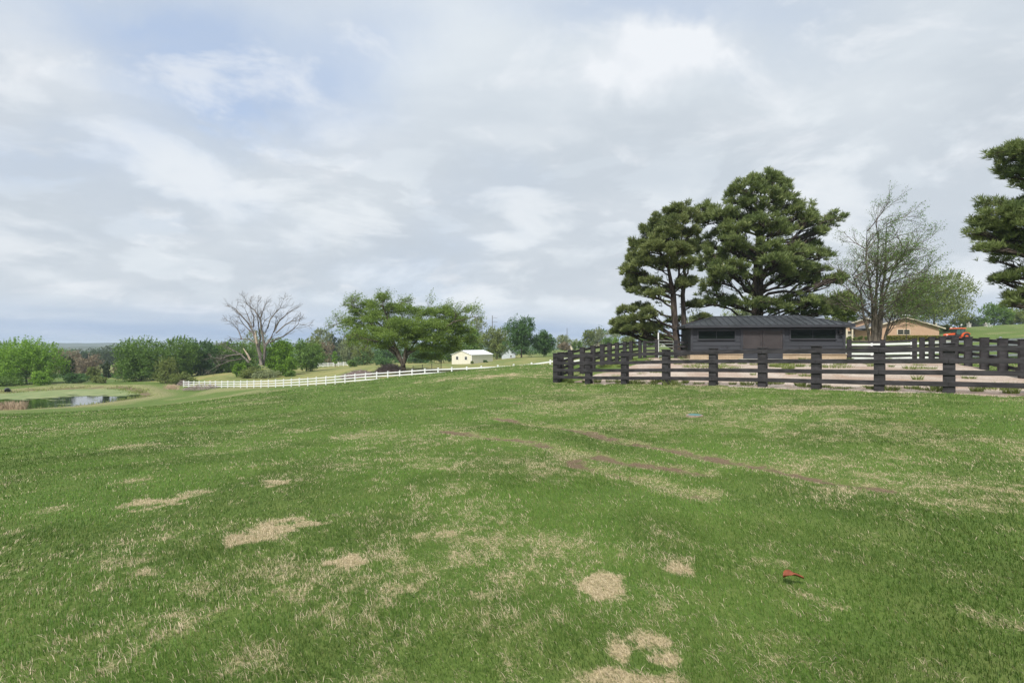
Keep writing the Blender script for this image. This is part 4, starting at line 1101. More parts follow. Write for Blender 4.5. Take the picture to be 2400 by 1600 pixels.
def dead_tree():
    D = 118.0; x, y, z = at(612, 880, D); root = tree_root('dead_tree', 'leafless grey dead tree with broken pale limbs among green bushes', 'tree', x, y)
    zx = lambda a, b: (400 + a / 5.2267, 660 + b / 5.2267)
    limbs = [([(1110, 1020), (1095, 930), (1065, 800), (1040, 700), (1000, 600), (960, 520), (870, 420), (800, 340), (735, 310)], .5, 0), ([(1130, 1020), (1150, 900), (1155, 780), (1130, 680), (1110, 560), (1100, 460), (1030, 350), (950, 290), (905, 200)], .5, 1),
             ([(1100, 460), (1130, 360), (1165, 280)], .16, 1), ([(1115, 560), (1150, 480), (1230, 415)], .16, .5), ([(1150, 640), (1190, 560), (1215, 470), (1290, 370), (1340, 320), (1380, 215)], .26, -1),
             ([(1155, 790), (1230, 690), (1280, 560), (1290, 460)], .36, 1), ([(1260, 620), (1330, 480), (1420, 400), (1530, 325)], .24, 2), ([(1290, 630), (1400, 530), (1480, 485), (1560, 470)], .2, -2), ([(1215, 745), (1290, 705), (1380, 670), (1500, 580), (1560, 520), (1690, 540)], .24, 2),
             ([(1000, 610), (985, 520), (940, 400), (910, 330)], .2, -1), ([(990, 620), (900, 530), (850, 455)], .2, 1), ([(1010, 560), (1020, 440), (985, 350), (970, 250)], .18, 0), ([(870, 700), (830, 600), (790, 540), (700, 480)], .16, 1), ([(1070, 760), (960, 705), (860, 705), (850, 640)], .2, 0),
             ([(960, 990), (860, 890), (740, 830), (650, 760)], .3, -2), ([(880, 890), (760, 895), (640, 930), (520, 930)], .2, -3), ([(880, 945), (720, 970), (600, 1020), (490, 1080)], .2, -2), ([(1110, 900), (1080, 800), (1100, 700), (1075, 540), (1065, 440), (1070, 250)], .3, 1.5)]
    m = MB(); tips = []
    for pts, r, dy in limbs:
        P = trunkline([zx(*p) for p in pts], D, [dy] * len(pts)); n = len(P)
        m.tube(P, [r * .68 * (1 - i / (n - 1)) ** .8 + .025 for i in range(n)], 6)
        for i in range(max(1, n // 2 - 1), n):
            for _ in range(3):
                d_ = np.array(P[i]) - np.array(P[i - 1]); grow(m, P[i], d_ / np.linalg.norm(d_) + rng.normal(0, .45, 3), 1.9 if i < n - 1 else 1.1, .04, 2, tips, .55, .08, .7, 2, (.03, 0, 0), .016, 4)
    m.build('trunk', M['dead'], root, True)
    m = MB(); m.tube(trunkline([zx(*p) for p in [(975, 960), (940, 890), (890, 815)]], D - 2.2), [.24, .2, .08], 6); tag(m.build('broken_limb', M['paleWood'], root), 'pale freshly broken limb')
    m = MB(); m.tube(trunkline([zx(*p) for p in [(1058, 760), (1044, 700), (1032, 600)]], D - .6), [.26, .24, .06], 6); tag(m.build('stripped_bark', M['paleWood'], root), 'stretch of stem stripped to pale wood')
dead_tree()

def elm():
    D = 80.0; x, y, _ = at(945, 872, D); root = tree_root('spreading_tree', 'wide flat-topped green tree with short dark trunk behind the white fence', 'tree', x, y)
    zx = lambda a, b: (760 + a / 4.1263, 650 + b / 4.1263)
    m = MB(); tips = []
    limbs = [([(765, 950), (762, 880), (760, 830), (690, 730), (600, 600), (500, 480), (330, 300), (270, 190)], .62, 1), ([(760, 850), (700, 700), (640, 560), (620, 400), (580, 240), (560, 140)], .4, -2), ([(762, 830), (800, 740), (900, 600), (1000, 480), (1100, 380), (1290, 290)], .45, 2),
             ([(765, 840), (790, 700), (800, 560), (760, 400), (740, 240)], .36, -1), ([(800, 740), (880, 700), (1060, 560), (1250, 430), (1400, 370)], .3, -3), ([(690, 740), (560, 640), (400, 540), (200, 440), (120, 450)], .3, 3), ([(700, 720), (600, 640), (430, 600), (260, 580)], .24, -4),
             ([(850, 700), (960, 660), (1100, 640), (1240, 640), (1380, 620)], .26, 4), ([(800, 560), (900, 430), (960, 300), (1090, 270)], .2, 1), ([(640, 560), (500, 420), (420, 300), (300, 200)], .2, 2)]
    for pts, r, dy in limbs:
        n = len(pts); P = trunkline([zx(p[0], p[1] + max(0, 420 - p[1]) * .42) for p in pts], D, [dy * i / (n - 1) * 1.2 for i in range(n)])
        m.tube(P, [r * .8 * (1 - .88 * i / (n - 1)) for i in range(n)], 8)
        for i in range(2, n):
            for _ in range(3):
                d_ = np.array(P[i]) - np.array(P[i - 1]); grow(m, P[i], d_ / np.linalg.norm(d_) + rng.normal(0, .5, 3), 1.5 if i < n - 1 else 1.2, .045, 2, tips, .7, .10, .74, 3, (.10, 0, 0), .015, 4)
    m.build('trunk', M['bark'], root, True)
    # foliage masses
    it = [(440, 260, 150, 70, 2), (560, 190, 90, 60, -1), (300, 330, 110, 60, 1), (230, 430, 110, 70, 2), (480, 380, 150, 80, -2), (650, 300, 130, 70, 1), (760, 300, 110, 70, -2), (880, 320, 120, 80, 2), (1010, 340, 130, 70, -1), (1150, 320, 130, 60, 1), (1250, 350, 100, 60, -1), (1330, 400, 100, 60, 2),
          (700, 440, 160, 90, -4), (880, 450, 160, 90, -4), (1060, 460, 170, 90, -3), (1230, 480, 160, 90, 0), (1380, 500, 110, 70, 1), (480, 520, 170, 80, -4), (320, 560, 150, 60, 2), (600, 560, 170, 80, -5), (420, 620, 170, 70, 0), (280, 620, 100, 60, 3), (560, 650, 120, 60, -3), (900, 560, 160, 80, 4), (1080, 580, 180, 90, -3), (1260, 600, 160, 80, 0),
          (1400, 600, 90, 70, 2), (1000, 680, 170, 70, -2), (1160, 700, 150, 60, 2), (1280, 680, 110, 50, 0), (960, 760, 110, 50, 2), (1080, 760, 110, 50, -1), (760, 640, 110, 60, -4)]
    bl = []
    for a, b, w, h, dy in it:
        px, py = zx(a, b); yy = D + dy * 1.3; xx, _, zz = at(px, py, yy); bl.append((xx, yy, zz, w / 4.1263 / F * yy * .95, w / 4.1263 / F * yy * 1.0, h / 4.1263 / F * yy * .98))
    P = blob_fill(bl, 80000, 55, .36, .0, .85)
    bg = []
    for a, b, w, h, dy in ((620, 470, 430, 190, 0), (1000, 470, 420, 180, 0), (800, 560, 560, 150, -1), (500, 330, 250, 130, 1), (300, 480, 200, 130, 1), (1230, 440, 230, 130, 0)):
        px, py = zx(a, b); yy = D + dy; xx, _, zz = at(px, py, yy); bg.append((xx, yy, zz, w / 4.1263 / F * yy, w / 4.1263 / F * yy * .7, h / 4.1263 / F * yy))
    P = np.concatenate([P, blob_fill(bg, 46000, 150, .13, .0, .9)])
    # leafy sprays streaming up and to the right
    T = np.array([t[0] for t in tips]); Dt = np.array([t[1] for t in tips]); k = min(len(T), 3800); sel = rng.choice(len(T), k, replace=False)
    dr = Dt[sel] * .5 + np.array((.75, 0, .5)); dr /= np.linalg.norm(dr, axis=1, keepdims=True); ln = rng.uniform(.5, 1.3, (k, 1, 1)); t = rng.random((k, 9, 1))
    P2 = (T[sel][:, None] + dr[:, None] * t * ln + rng.normal(0, .09, (k, 9, 3))).reshape(-1, 3)
    crown_part(root, np.concatenate([P, P2]), 'elm', .185, .5, .5)
    print('elm tips', len(T))
elm()

# --- trees near and far, each with its own look -------------------------
AT = auto_tree
# left of the pond
AT('bright green bushy tree at the left edge beyond the pond', 62, 118, 165, 793, 'bright', .30, 15000, nb=26, bottom=908, spiky=50, sub=24)
AT('smaller bright green tree touching the left frame edge', -25, 124, 120, 806, 'bright', .30, 7000, nb=16, bottom=905)
AT('low bright green bush in front of the left edge tree', 95, 113, 60, 868, 'bright', .24, 2500, nb=10, bottom=908, cat='bush', name='bush')
AT('low green scrub under the bright tree at the left edge', 15, 112, 70, 880, 'green', .24, 2200, nb=10, bottom=909, cat='bush', name='bush')
AT('dark thin-twigged tree beside the bright tree by the pond', 155, 126, 42, 833, 'dark', .24, 2000, nb=9, bottom=900, spiky=25)
AT('dark green bush beyond the pond between bright tree and brown trees', 172, 117, 55, 872, 'deep', .24, 2500, nb=10, bottom=903, cat='bush', name='bush')
AT('brown budding tree beyond the pond, left one', 160, 190, 70, 820, 'brown', .38, 4500, nb=14, bottom=895, spiky=30)
AT('brown budding tree beyond the pond, rounded and broad', 208, 175, 70, 830, 'brown', .36, 4500, nb=14, bottom=900, spiky=30)
AT('yellow green slender tree beyond the pond before the brown trees', 220, 126, 34, 852, 'olive', .22, 1800, nb=10, bottom=900)
AT('low olive bush beside the little dark cedar', 232, 118, 36, 880, 'olive', .2, 1300, nb=8, bottom=902, cat='bush', name='bush')
AT('small dark cedar standing alone on the pond bank', 248, 119, 26, 844, 'dark', .2, 2600, nb=12, bottom=892, name='cedar_tree', shell=.2)
AT('far dark green oak above the pond, left one', 215, 300, 80, 812, 'dark', .6, 3500, nb=14, bottom=870)
AT('far dark green oak above the pond, right one', 268, 280, 90, 807, 'dark', .55, 5000, nb=16, bottom=870)
AT('far grey green tree between the brown trees and dark oaks', 150, 330, 90, 818, 'green', .6, 3000, nb=12, bottom=870)
AT('brown green tree rising left of the big green thicket', 278, 150, 50, 846, 'brown', .3, 2400, nb=10, bottom=900)
AT('big rounded green tree beyond the right end of the pond', 330, 128, 140, 795, 'green', .30, 14000, nb=26, bottom=905, spiky=90)
AT('green tree with spiky twigs directly behind the left end of the white fence', 415, 134, 110, 790, 'green', .30, 11000, nb=22, bottom=900, spiky=90)
AT('pale olive bush left of the white fence end', 388, 117, 60, 838, 'olive', .24, 4200, nb=14, bottom=905, cat='bush', name='bush', spiky=30)
AT('low round olive bush touching the white fence end', 425, 116, 66, 872, 'olive', .22, 3600, nb=12, bottom=908, cat='bush', name='bush')
AT('deep green tree behind the white fence, left of the dead tree', 470, 140, 90, 795, 'deep', .32, 8000, nb=20, bottom=895, spiky=60)
AT('green tree of medium height just left of the dead tree', 520, 145, 80, 800, 'green', .32, 7000, nb=18, bottom=890, spiky=40)
AT('green tree directly behind the dead trunk', 572, 150, 90, 797, 'green', .32, 7000, nb=18, bottom=885, spiky=20)
AT('dark pine top showing behind the dead tree limbs, left', 532, 230, 40, 790, 'dark', .5, 1800, nb=9, bottom=850)
AT('thin grey green tree behind the dead stems', 600, 175, 60, 772, 'pale', .3, 1600, nb=12, bottom=850, spiky=60)
AT('bright lime bush left of the dead tree foot', 560, 121, 36, 845, 'bright', .24, 2000, nb=9, bottom=890, cat='bush', name='bush')
AT('bright green bushy tree right of the dead tree', 655, 122, 92, 791, 'bright', .28, 13000, nb=24, bottom=888, sub=22)
AT('dense green tree right of the bright bushy one', 718, 138, 84, 800, 'green', .30, 8000, nb=20, bottom=872, spiky=20)
AT('olive scrub at the foot of the dead tree', 590, 117, 60, 858, 'olive', .22, 3600, nb=12, bottom=892, cat='bush', name='bush')
AT('pale grey green bush in front of the dead tree trunk', 625, 115, 70, 866, 'pale', .2, 3200, nb=12, bottom=893, cat='bush', name='bush')
AT('small green bush right of the pale bush behind the fence', 680, 116, 36, 866, 'green', .2, 1600, nb=9, bottom=890, cat='bush', name='bush')
# middle background
AT('tall feathery pale tree top above the middle woods', 752, 230, 56, 768, 'pale', .42, 2600, nb=12, bottom=850, spiky=110)
AT('olive tree in the middle woods left of the spreading tree', 735, 190, 60, 782, 'olive', .38, 4500, nb=14, bottom=862)
AT('dark pine with rounded top in the middle woods', 778, 240, 26, 774, 'dark', .42, 1500, nb=8, bottom=830)
AT('dark green tree mass behind the pale woods', 795, 250, 70, 782, 'dark', .5, 4000, nb=14, bottom=858)
AT('brown grey leafless tree in the middle woods', 765, 180, 44, 798, 'brown', .3, 2600, nb=10, bottom=862, spiky=40)
AT('slender yellow green sapling in front of the brown woods', 785, 160, 18, 815, 'bright', .24, 900, nb=7, bottom=860)
AT('pale hazy green tree left behind the spreading tree', 822, 185, 66, 790, 'pale', .34, 4200, nb=14, bottom=862, spiky=40)
AT('olive tree behind the left side of the spreading tree', 855, 170, 60, 795, 'olive', .32, 4200, nb=14, bottom=860)
AT('rounded green bush under the left side of the spreading tree', 824, 150, 28, 843, 'green', .24, 1200, nb=8, bottom=862, cat='bush', name='bush')
AT('dark green shrub beneath the spreading tree crown', 900, 145, 60, 838, 'deep', .26, 2400, nb=10, bottom=860, cat='bush', name='bush')
AT('deep green tree behind the trunk of the spreading tree', 905, 200, 80, 806, 'deep', .38, 4000, nb=14, bottom=852)
AT('dark green tree behind the right side of the spreading tree', 985, 175, 90, 808, 'deep', .34, 5500, nb=16, bottom=856)
AT('dense green thicket tree left of the cream shed', 1040, 165, 70, 800, 'green', .32, 4500, nb=14, bottom=850)
AT('grey pale leafed tree top above the right side of the spreading tree', 1118, 210, 50, 746, 'pale', .34, 1500, nb=12, bottom=800, spiky=80)
AT('rounded green tree behind the cream shed', 1105, 175, 80, 768, 'green', .34, 7000, nb=18, bottom=845, spiky=20)
AT('lighter green willowy tree between shed and dark maple', 1165, 168, 84, 766, 'olive', .32, 8500, nb=20, bottom=842, spiky=50)
AT('tall dark green maple right of the cream shed', 1222, 152, 84, 738, 'deep', .30, 12000, nb=24, bottom=836, spiky=20)
AT('lower dark green maple joined to the tall one', 1275, 153, 62, 772, 'deep', .30, 7000, nb=18, bottom=836)
# between the maple and the paddock fence
AT('grey green tree far off right of the maples', 1318, 260, 44, 786, 'pale', .45, 2000, nb=10, bottom=822, spiky=40)
AT('small purple brown tree beyond the road right of the maples', 1322, 190, 36, 801, 'brown', .32, 1700, nb=9, bottom=824)
AT('narrow green conifer behind the first left fence posts', 1346, 200, 12, 797, 'green', .28, 800, nb=8, bottom=824, name='conifer')
AT('narrow green conifer next to a taller feathery tree', 1359, 200, 14, 795, 'green', .28, 900, nb=8, bottom=824, name='conifer')
AT('feathery tree with forked top above the left paddock fence', 1378, 215, 34, 773, 'olive', .34, 2200, nb=11, bottom=822, spiky=90)
AT('pale feathery tree above the left paddock fence', 1400, 225, 44, 771, 'pale', .36, 2600, nb=12, bottom=820, spiky=110)
AT('low pale tree behind the utility pole', 1340, 300, 60, 792, 'pale', .5, 1800, nb=10, bottom=818)
AT('round green tree before the grey roofed house', 1424, 210, 32, 788, 'green', .34, 1700, nb=9, bottom=812)
AT('small yellow green tree right of the grey roofed house', 1441, 190, 18, 789, 'bright', .3, 900, nb=8, bottom=812)
AT('hazy grey tree above the grey roofed house', 1435, 290, 44, 776, 'pale', .45, 1600, nb=10, bottom=812, spiky=60)
AT('olive tree under the left boughs of the two-stemmed pine', 1475, 170, 50, 785, 'olive', .32, 2600, nb=12, bottom=815)
AT('green tree seen through the pipe gate gap', 1520, 150, 60, 775, 'green', .30, 3600, nb=12, bottom=812)
AT('low green tree behind the white gate post', 1562, 170, 50, 780, 'olive', .32, 2400, nb=10, bottom=812)
AT('pale spring tree between the two-stemmed pine and the barn', 1630, 75, 60, 735, 'pale', .16, 3800, nb=14, bottom=812, spiky=60)
AT('dark low tree left behind the barn roof', 1660, 60, 50, 738, 'dark', .15, 2200, nb=10, bottom=795)
AT('pale green tree seen behind the big pine trunk', 1740, 95, 90, 705, 'pale', .2, 4200, nb=14, bottom=790)
# right side
AT('light green tree left of the multi-stemmed tree behind the barn', 1978, 62, 84, 680, 'olive', .17, 8000, nb=24, bottom=760, sub=26, spiky=60)
AT('broad light green tree behind the right gable of the tan house', 2190, 122, 190, 640, 'olive', .26, 15000, nb=30, bottom=774, spiky=220, shell=.4, lean=.12)
AT('grey green tree close behind the tan house roof', 2120, 135, 120, 665, 'pale', .28, 6500, nb=18, bottom=785, spiky=100, shell=.4)
AT('dark shrub tree behind the stone gate pier', 2262, 165, 60, 738, 'dark', .34, 3000, nb=12, bottom=772)
AT('feathery green tree on the hill right of the iron gate', 2330, 168, 74, 712, 'green', .32, 4500, nb=14, bottom=770, spiky=90)
AT('olive green tree on the hill beside the right edge', 2380, 170, 80, 722, 'olive', .32, 6000, nb=16, bottom=768, spiky=30)
AT('green tree on the hill at the right frame edge', 2440, 172, 90, 715, 'green', .32, 5000, nb=14, bottom=768)
AT('dark evergreen behind the iron gate on the hill', 2298, 178, 46, 742, 'dark', .34, 2600, nb=10, bottom=772)
AT('low green bush right of the tan house on the slope', 2218, 128, 40, 760, 'olive', .24, 1800, nb=9, bottom=778, cat='bush', name='bush')

# a far wood that reads as one mass
def far_wood():
    bl = []
    for _ in range(260):
        d = rng.uniform(330, 1500); px = rng.uniform(-250, 1500); x = (px - 1200) / F * d; z = H(x, d); h = rng.uniform(9, 15)
        bl.append((x, d, z + h * .55, rng.uniform(6, 11), rng.uniform(6, 11), h * .5))
    P = blob_fill(bl, 60000, 12, .4, .6)
    V, Q = leaf_quads(P, 1.3, .7, .6)
    tag(mesh_np('woodland', V, Q, None, leafM['deep'], None, dict(v=np.repeat(rng.random(len(P)), 4))), 'far off woods stretching to the hills', 'woods', None, 'stuff')
far_wood()

def undergrowth():
    bl = []
    for px in np.arange(110, 1300, 7):
        px = px + rng.uniform(-4, 4); d = rng.uniform(165, 235) if px > 520 else rng.uniform(145, 240)
        if px > 1130: d = rng.uniform(185, 250)
        if px < 290: d = rng.uniform(140, 165)
        x = (px - 1200) / F * d; z = H(x, d); h = rng.uniform(2.2, 5.5) * (.5 if px < 290 else 1) * (.7 if px > 1130 else 1)
        bl.append((x, d, z + h * .4, rng.uniform(2, 3.6), 2, h * .6))
    P = blob_fill(bl, 30000, 10, .45, .4)
    V, Q = leaf_quads(P, .5, .65, .6)
    tag(mesh_np('undergrowth', V, Q, None, leafM['deep'], None, dict(v=np.repeat(rng.random(len(P)), 4))), 'dark undergrowth filling the gaps between the far trees', 'undergrowth', None, 'stuff')
undergrowth()

# brush heaps behind the fence
def heap(label, px, py, d, w, h, n, mat='heap', name='brush_pile', cat='brush pile', ln=.9):
    x, y, _ = at(px, py, d); z = H(x, y); R_ = w / F * d / 2; hh = h / F * d
    a = rng.uniform(0, 6.28, n); r = R_ * np.sqrt(rng.random(n)); bx = x + np.cos(a) * r; by = y + np.sin(a) * r * .5; bz = z + hh * np.maximum(0, 1 - (r / R_) ** 2) * rng.random(n) * (.7 + .5 * vnoise(bx, by, 3))
    P = np.stack([bx, by, bz], 1); V, Q = leaf_quads(P, ln, .06, None)
    o = mesh_np(name, V, Q, None, leafM[mat], None, dict(v=np.repeat(rng.random(n), 4)), loc=(x, y, z)); tag(o, label, cat)
heap('low purplish heap of cut branches left of the spreading tree', 845, 877, 84, 95, 17, 2600)
heap('taller purplish heap of cut branches at the spreading tree trunk', 915, 873, 83, 70, 24, 2600)
heap('tangle of dry twigs at the foot of the white fence near the pond', 480, 910, 101, 100, 14, 1700, ln=.6)
heap('pale dry weeds beside the left end of the white fence', 430, 905, 113, 34, 16, 900, ln=.5)

def reeds():
    n = 2600; V = []
    px = rng.uniform(-60, 58, n); d = rng.uniform(72, 80, n) + rng.normal(0, .4, n); x = (px - 1200) / F * d; z = H0(x, d)
    h = rng.uniform(.7, 1.45, n) * (.6 + .6 * vnoise(x * .8, d * .8, 3)); lx = rng.normal(.1, .22, n); ly = rng.normal(0, .2, n); w = .035
    V = np.stack([np.stack([x - w, d, z - .1], 1), np.stack([x + w, d, z - .1], 1), np.stack([x + lx + w * .6, d + ly, z + h * .7], 1), np.stack([x + lx * 1.5, d + ly, z + h], 1)], 1).reshape(-1, 3)
    tag(mesh_np('reeds', V, np.arange(n * 4).reshape(-1, 4), None, leafM['reed'], None, dict(v=np.repeat(rng.random(n), 4))), 'dry tan reeds at the near left edge of the pond', 'reeds', None, 'stuff')
    # pale tussock on the dam
    n = 300; px = rng.normal(400, 7, n); d = rng.normal(106, .8, n); x = (px - 1200) / F * d; z = H0(x, d); h = rng.uniform(.4, 1.0, n)
    V = np.stack([np.stack([x - .05, d, z], 1), np.stack([x + .05, d, z], 1), np.stack([x + .35 + rng.normal(0, .2, n), d, z + h], 1)], 1).reshape(-1, 3)
    tag(mesh_np('dry_grass_tussock', V, None, np.arange(n * 3).reshape(-1, 3), leafM['reed'], None, dict(v=np.repeat(rng.random(n), 3))), 'pale dry grass tussock on the bank left of the white fence', 'tussock')
reeds()

def bank_weeds():
    V = []; n = len(pond)
    for i in range(n):
        a, b = pond[i], pond[(i + 1) % n]; L = np.linalg.norm(b - a); k = int(L * 26); t = rng.random(k)
        nrm = np.array((b[1] - a[1], a[0] - b[0])) / L
        P = a + (b - a) * t[:, None] + nrm * rng.normal(-.2, .9, k)[:, None]
        dens = vnoise(P[:, 0] * .5, P[:, 1] * .5, 9); keep = (dens > .38) & ((P[:, 1] > 86) | (rng.random(k) < .25)); P = P[keep]; dens = dens[keep]
        z = np.maximum(H0(P[:, 0], P[:, 1]), WZ); h = rng.uniform(.12, .45, len(P)) * (dens + .3); w = .07
        V.append(np.stack([np.stack([P[:, 0] - w, P[:, 1], z - .05], 1), np.stack([P[:, 0] + w, P[:, 1], z - .05], 1), np.stack([P[:, 0] + rng.normal(0, .15, len(P)), P[:, 1] + rng.normal(0, .15, len(P)), z + h], 1)], 1).reshape(-1, 3))
    V = np.concatenate(V); k = len(V) // 3
    tag(mesh_np('bank_weeds', V, None, np.arange(k * 3).reshape(-1, 3), leafM['olive'], None, dict(v=np.repeat(rng.random(k), 3))), 'rough weeds fringing the pond shore', 'weeds', None, 'stuff')
bank_weeds()

def culvert():
    x, y, z = at(17, 921, 98.5); z = H(x, y) + .25
    root = thing('culvert_pipe', 'short dark pipe end sticking out of the far pond bank', 'pipe', (x, y, z))
    m = MB(); m.tube([(x, y, z), (x - 1.5, y + 1.5, z + .1)], .42, 14, cap=False); m.build('pipe_shell', M['darkmetal'], root)
    m = MB(); m.tube([(x - .15, y + .15, z), (x - .2, y + .2, z)], .40, 14); m.build('pipe_inside', M['rubber'], root)
culvert()

# ------------------------------------------------------------ buildings
def gable_block(m, cx, y0, y1, hw, z0, ze): m.box(cx - hw, cx + hw, y0, y1, z0, ze)
def house():
    Y = 108.0; xc = (2120 - 1200) / F * Y; z0 = H(xc, Y) - .3; ze = EYE + (HOR - 769) / F * Y; zp = EYE + (HOR - 743) / F * Y
    root = thing('brick_house', 'low tan brick house with grey gable roofs behind the hedge', 'house', (xc, Y, z0))
    hw = 7.3; ov = .95; sl = (zp - ze) / (hw + ov)
    # right wing: gable wall to the camera
    m = MB(); m.prism([(xc - hw, Y, z0), (xc + hw, Y, z0), (xc + hw, Y, ze + sl * ov - .12), (xc, Y, zp - .12), (xc - hw, Y, ze + sl * ov - .12)], (0, 14, 0)); m.build('wall', M['brick'], root)
    def roof(xc, Y, hw, ov, ze, zp, depth, front=.5):
        m = MB(); th = .14
        for s in (-1, 1):
            m.prism([(xc, Y - front, zp), (xc + s * (hw + ov), Y - front, ze), (xc + s * (hw + ov), Y - front, ze - th), (xc, Y - front, zp - th)], (0, depth, 0))
        r = m.build('roof', M['shingle'], root)
        m = MB()
        for s in (-1, 1):
            m.prism([(xc, Y - front - .05, zp + .02), (xc + s * (hw + ov), Y - front - .05, ze + .02), (xc + s * (hw + ov), Y - front - .05, ze - .2), (xc, Y - front - .05, zp - .2)], (0, .048, 0))
        m.build('barge_board', M['cream'], r)
    roof(xc, Y, hw, ov, ze, zp, 15)
    # left wing
    X2 = (2029 - 1200) / F * 113; Y2 = 113; ze2 = EYE + (HOR - 762) / F * Y2; zp2 = EYE + (HOR - 745) / F * Y2; hw2 = 4.6
    m = MB(); m.prism([(X2 - hw2, Y2, z0), (X2 + hw2, Y2, z0), (X2 + hw2, Y2, ze2 + .1), (X2, Y2, zp2 - .12), (X2 - hw2, Y2, ze2 + .1)], (0, 9, 0)); m.build('wall', M['brick'], root)
    roof(X2, Y2, hw2, .7, ze2, zp2, 10)
    # main body running left
    m = MB(); m.box(X2 - 18, xc - hw + .5, 114.5, 122, z0, ze2 - .1); m.build('wall', M['brick'], root)
    m = MB(); m.prism([(X2 - 19, 113.6, ze2 - .1), (X2 - 19, 118.2, zp2 + .3), (X2 - 19, 122.8, ze2 - .1), (X2 - 19, 122.8, ze2 - .25), (X2 - 19, 113.6, ze2 - .25)], (xc - X2 + 22, 0, 0)); m.build('roof', M['shingle'], root)
    # porch roof between the wings
    px0, px1 = (2012 - 1200) / F * 110, (2046 - 1200) / F * 110; m = MB(); zq = EYE + (HOR - 773) / F * 110
    m.prism([(px0, 109.2, zq), (px0, 113, zq + .75), (px0, 113, zq + .6), (px0, 109.2, zq - .15)], (px1 - px0, 0, 0)); m.build('porch_roof', M['shingle'], root)
    for px in (1985, 1998.5):
        x = (px - 1200) / F * 111; m = MB(); m.box(x - .12, x + .12, 111, 111.2, z0, zq + .2); m.build('porch_post', M['cream'], root)
    def window(cx, w, zl, zh, y, cols=2):
        f = MB(); f.box(cx - w / 2 - .08, cx + w / 2 + .08, y - .08, y + .02, zl - .08, zh + .08); fr = f.build('window', M['cream'], root)
        for k in range(cols):
            a = cx - w / 2 + k * w / cols + .06; b = cx - w / 2 + (k + 1) * w / cols - .06
            zm = (zl + zh) / 2
            for lo, hi in ((zl + .03, zm - .03), (zm + .03, zh - .03)):
                g = MB(); g.box(a, b, y - .1, y - .082, lo, hi); g.build('pane', M['glass'], fr)
    zz = lambda py, d: EYE + (HOR - py) / F * d
    window((2117.5 - 1200) / F * Y, 2.6, zz(783, Y), zz(772.5, Y), Y, 2)
    for px in (1980, 1991, 2004): window((px - 1200) / F * Y2, .95, zz(783, Y2), zz(776, Y2), Y2, 1)
    m = MB(); m.box((1978 - 1200) / F * 112.7, (2010 - 1200) / F * 112.7, 112.7, 112.98, zz(794, Y2), zz(784, Y2)); m.build('panel', M['concrete'], root)
    x = (2023 - 1200) / F * Y2; m = MB(); m.box(x - .5, x + .5, Y2 - .05, Y2 - .01, z0, zz(775, Y2)); m.build('door', M['darkmetal'], root)
    x = (2195 - 1200) / F * 112
    m = MB(); m.box(x - .1, x + .1, 112, 112.2, z0, zz(757, 112)); m.build('chimney_pipe', M['cream'], root)
house()

def hedge():
    x0, x1 = (2078 - 1200) / F * 104, (2200 - 1200) / F * 104; z = H((x0 + x1) / 2, 104); root = thing('hedge', 'long clipped yellow green hedge in front of the tan house', 'hedge', ((x0 + x1) / 2, 104, z))
    n = 9000; P = np.stack([rng.uniform(x0, x1, n), rng.uniform(103.4, 104.8, n), z - .1 + rng.random(n) ** .7 * 1.15], 1)
    P[:, 2] += .12 * (vnoise(P[:, 0] * 1.2, P[:, 1], 2) - .5); V, Q = leaf_quads(P, .2, .6, .5); mesh_np('foliage', V, Q, None, leafM['hedge'], root, dict(v=np.repeat(rng.random(n), 4)))
    m = MB()
    for x in np.linspace(x0 + .3, x1 - .3, 12): m.tube([(x, 104.1, z - .1), (x + .1, 104.1, z + .7)], [.05, .03], 5)
    m.build('stems', M['bark'], root)
hedge()
for i, (px, w, lab) in enumerate([(1990, 12, 'small round shrub nearest the barn in front of the house windows'), (2003, 9, 'tiny low shrub between two round shrubs by the house porch'), (2015, 15, 'larger round green shrub by the porch of the tan house'), (2030, 11, 'small round shrub left of the multi-stemmed trunks')]):
    AT(lab, px, 104, w, 787 if i != 1 else 790, 'olive', .16, 700, nb=6, bottom=797, cat='shrub', name='round_shrub', group='clipped shrubs before the tan house')

def martin_pole():
    x, y, _ = at(2124, 800, 70); z = H(x, y); root = thing('birdhouse_pole', 'thin pole topped with white gourd birdhouses before the tan house', 'pole', (x, y, z))
    zt = EYE + (HOR - 736) / F * 70
    m = MB(); m.tube([(x, y, z - .2), (x, y, zt)], .035, 6); m.build('pole', M['darkmetal'], root)
    m = MB(); m.tube([(x - .5, y, zt), (x + .5, y, zt)], .02, 5); m.tube([(x, y - .4, zt), (x, y + .4, zt)], .02, 5); m.build('crossarm', M['darkmetal'], root)
    for dx in (-.45, -.15, .2, .45):
        m = MB(); m.tube([(x + dx, y, zt - .02), (x + dx, y, zt - .08), (x + dx, y, zt - .18), (x + dx, y, zt - .26)], [.02, .07, .1, .03], 8); m.build('birdhouse', M['white'], root, True)
martin_pole()

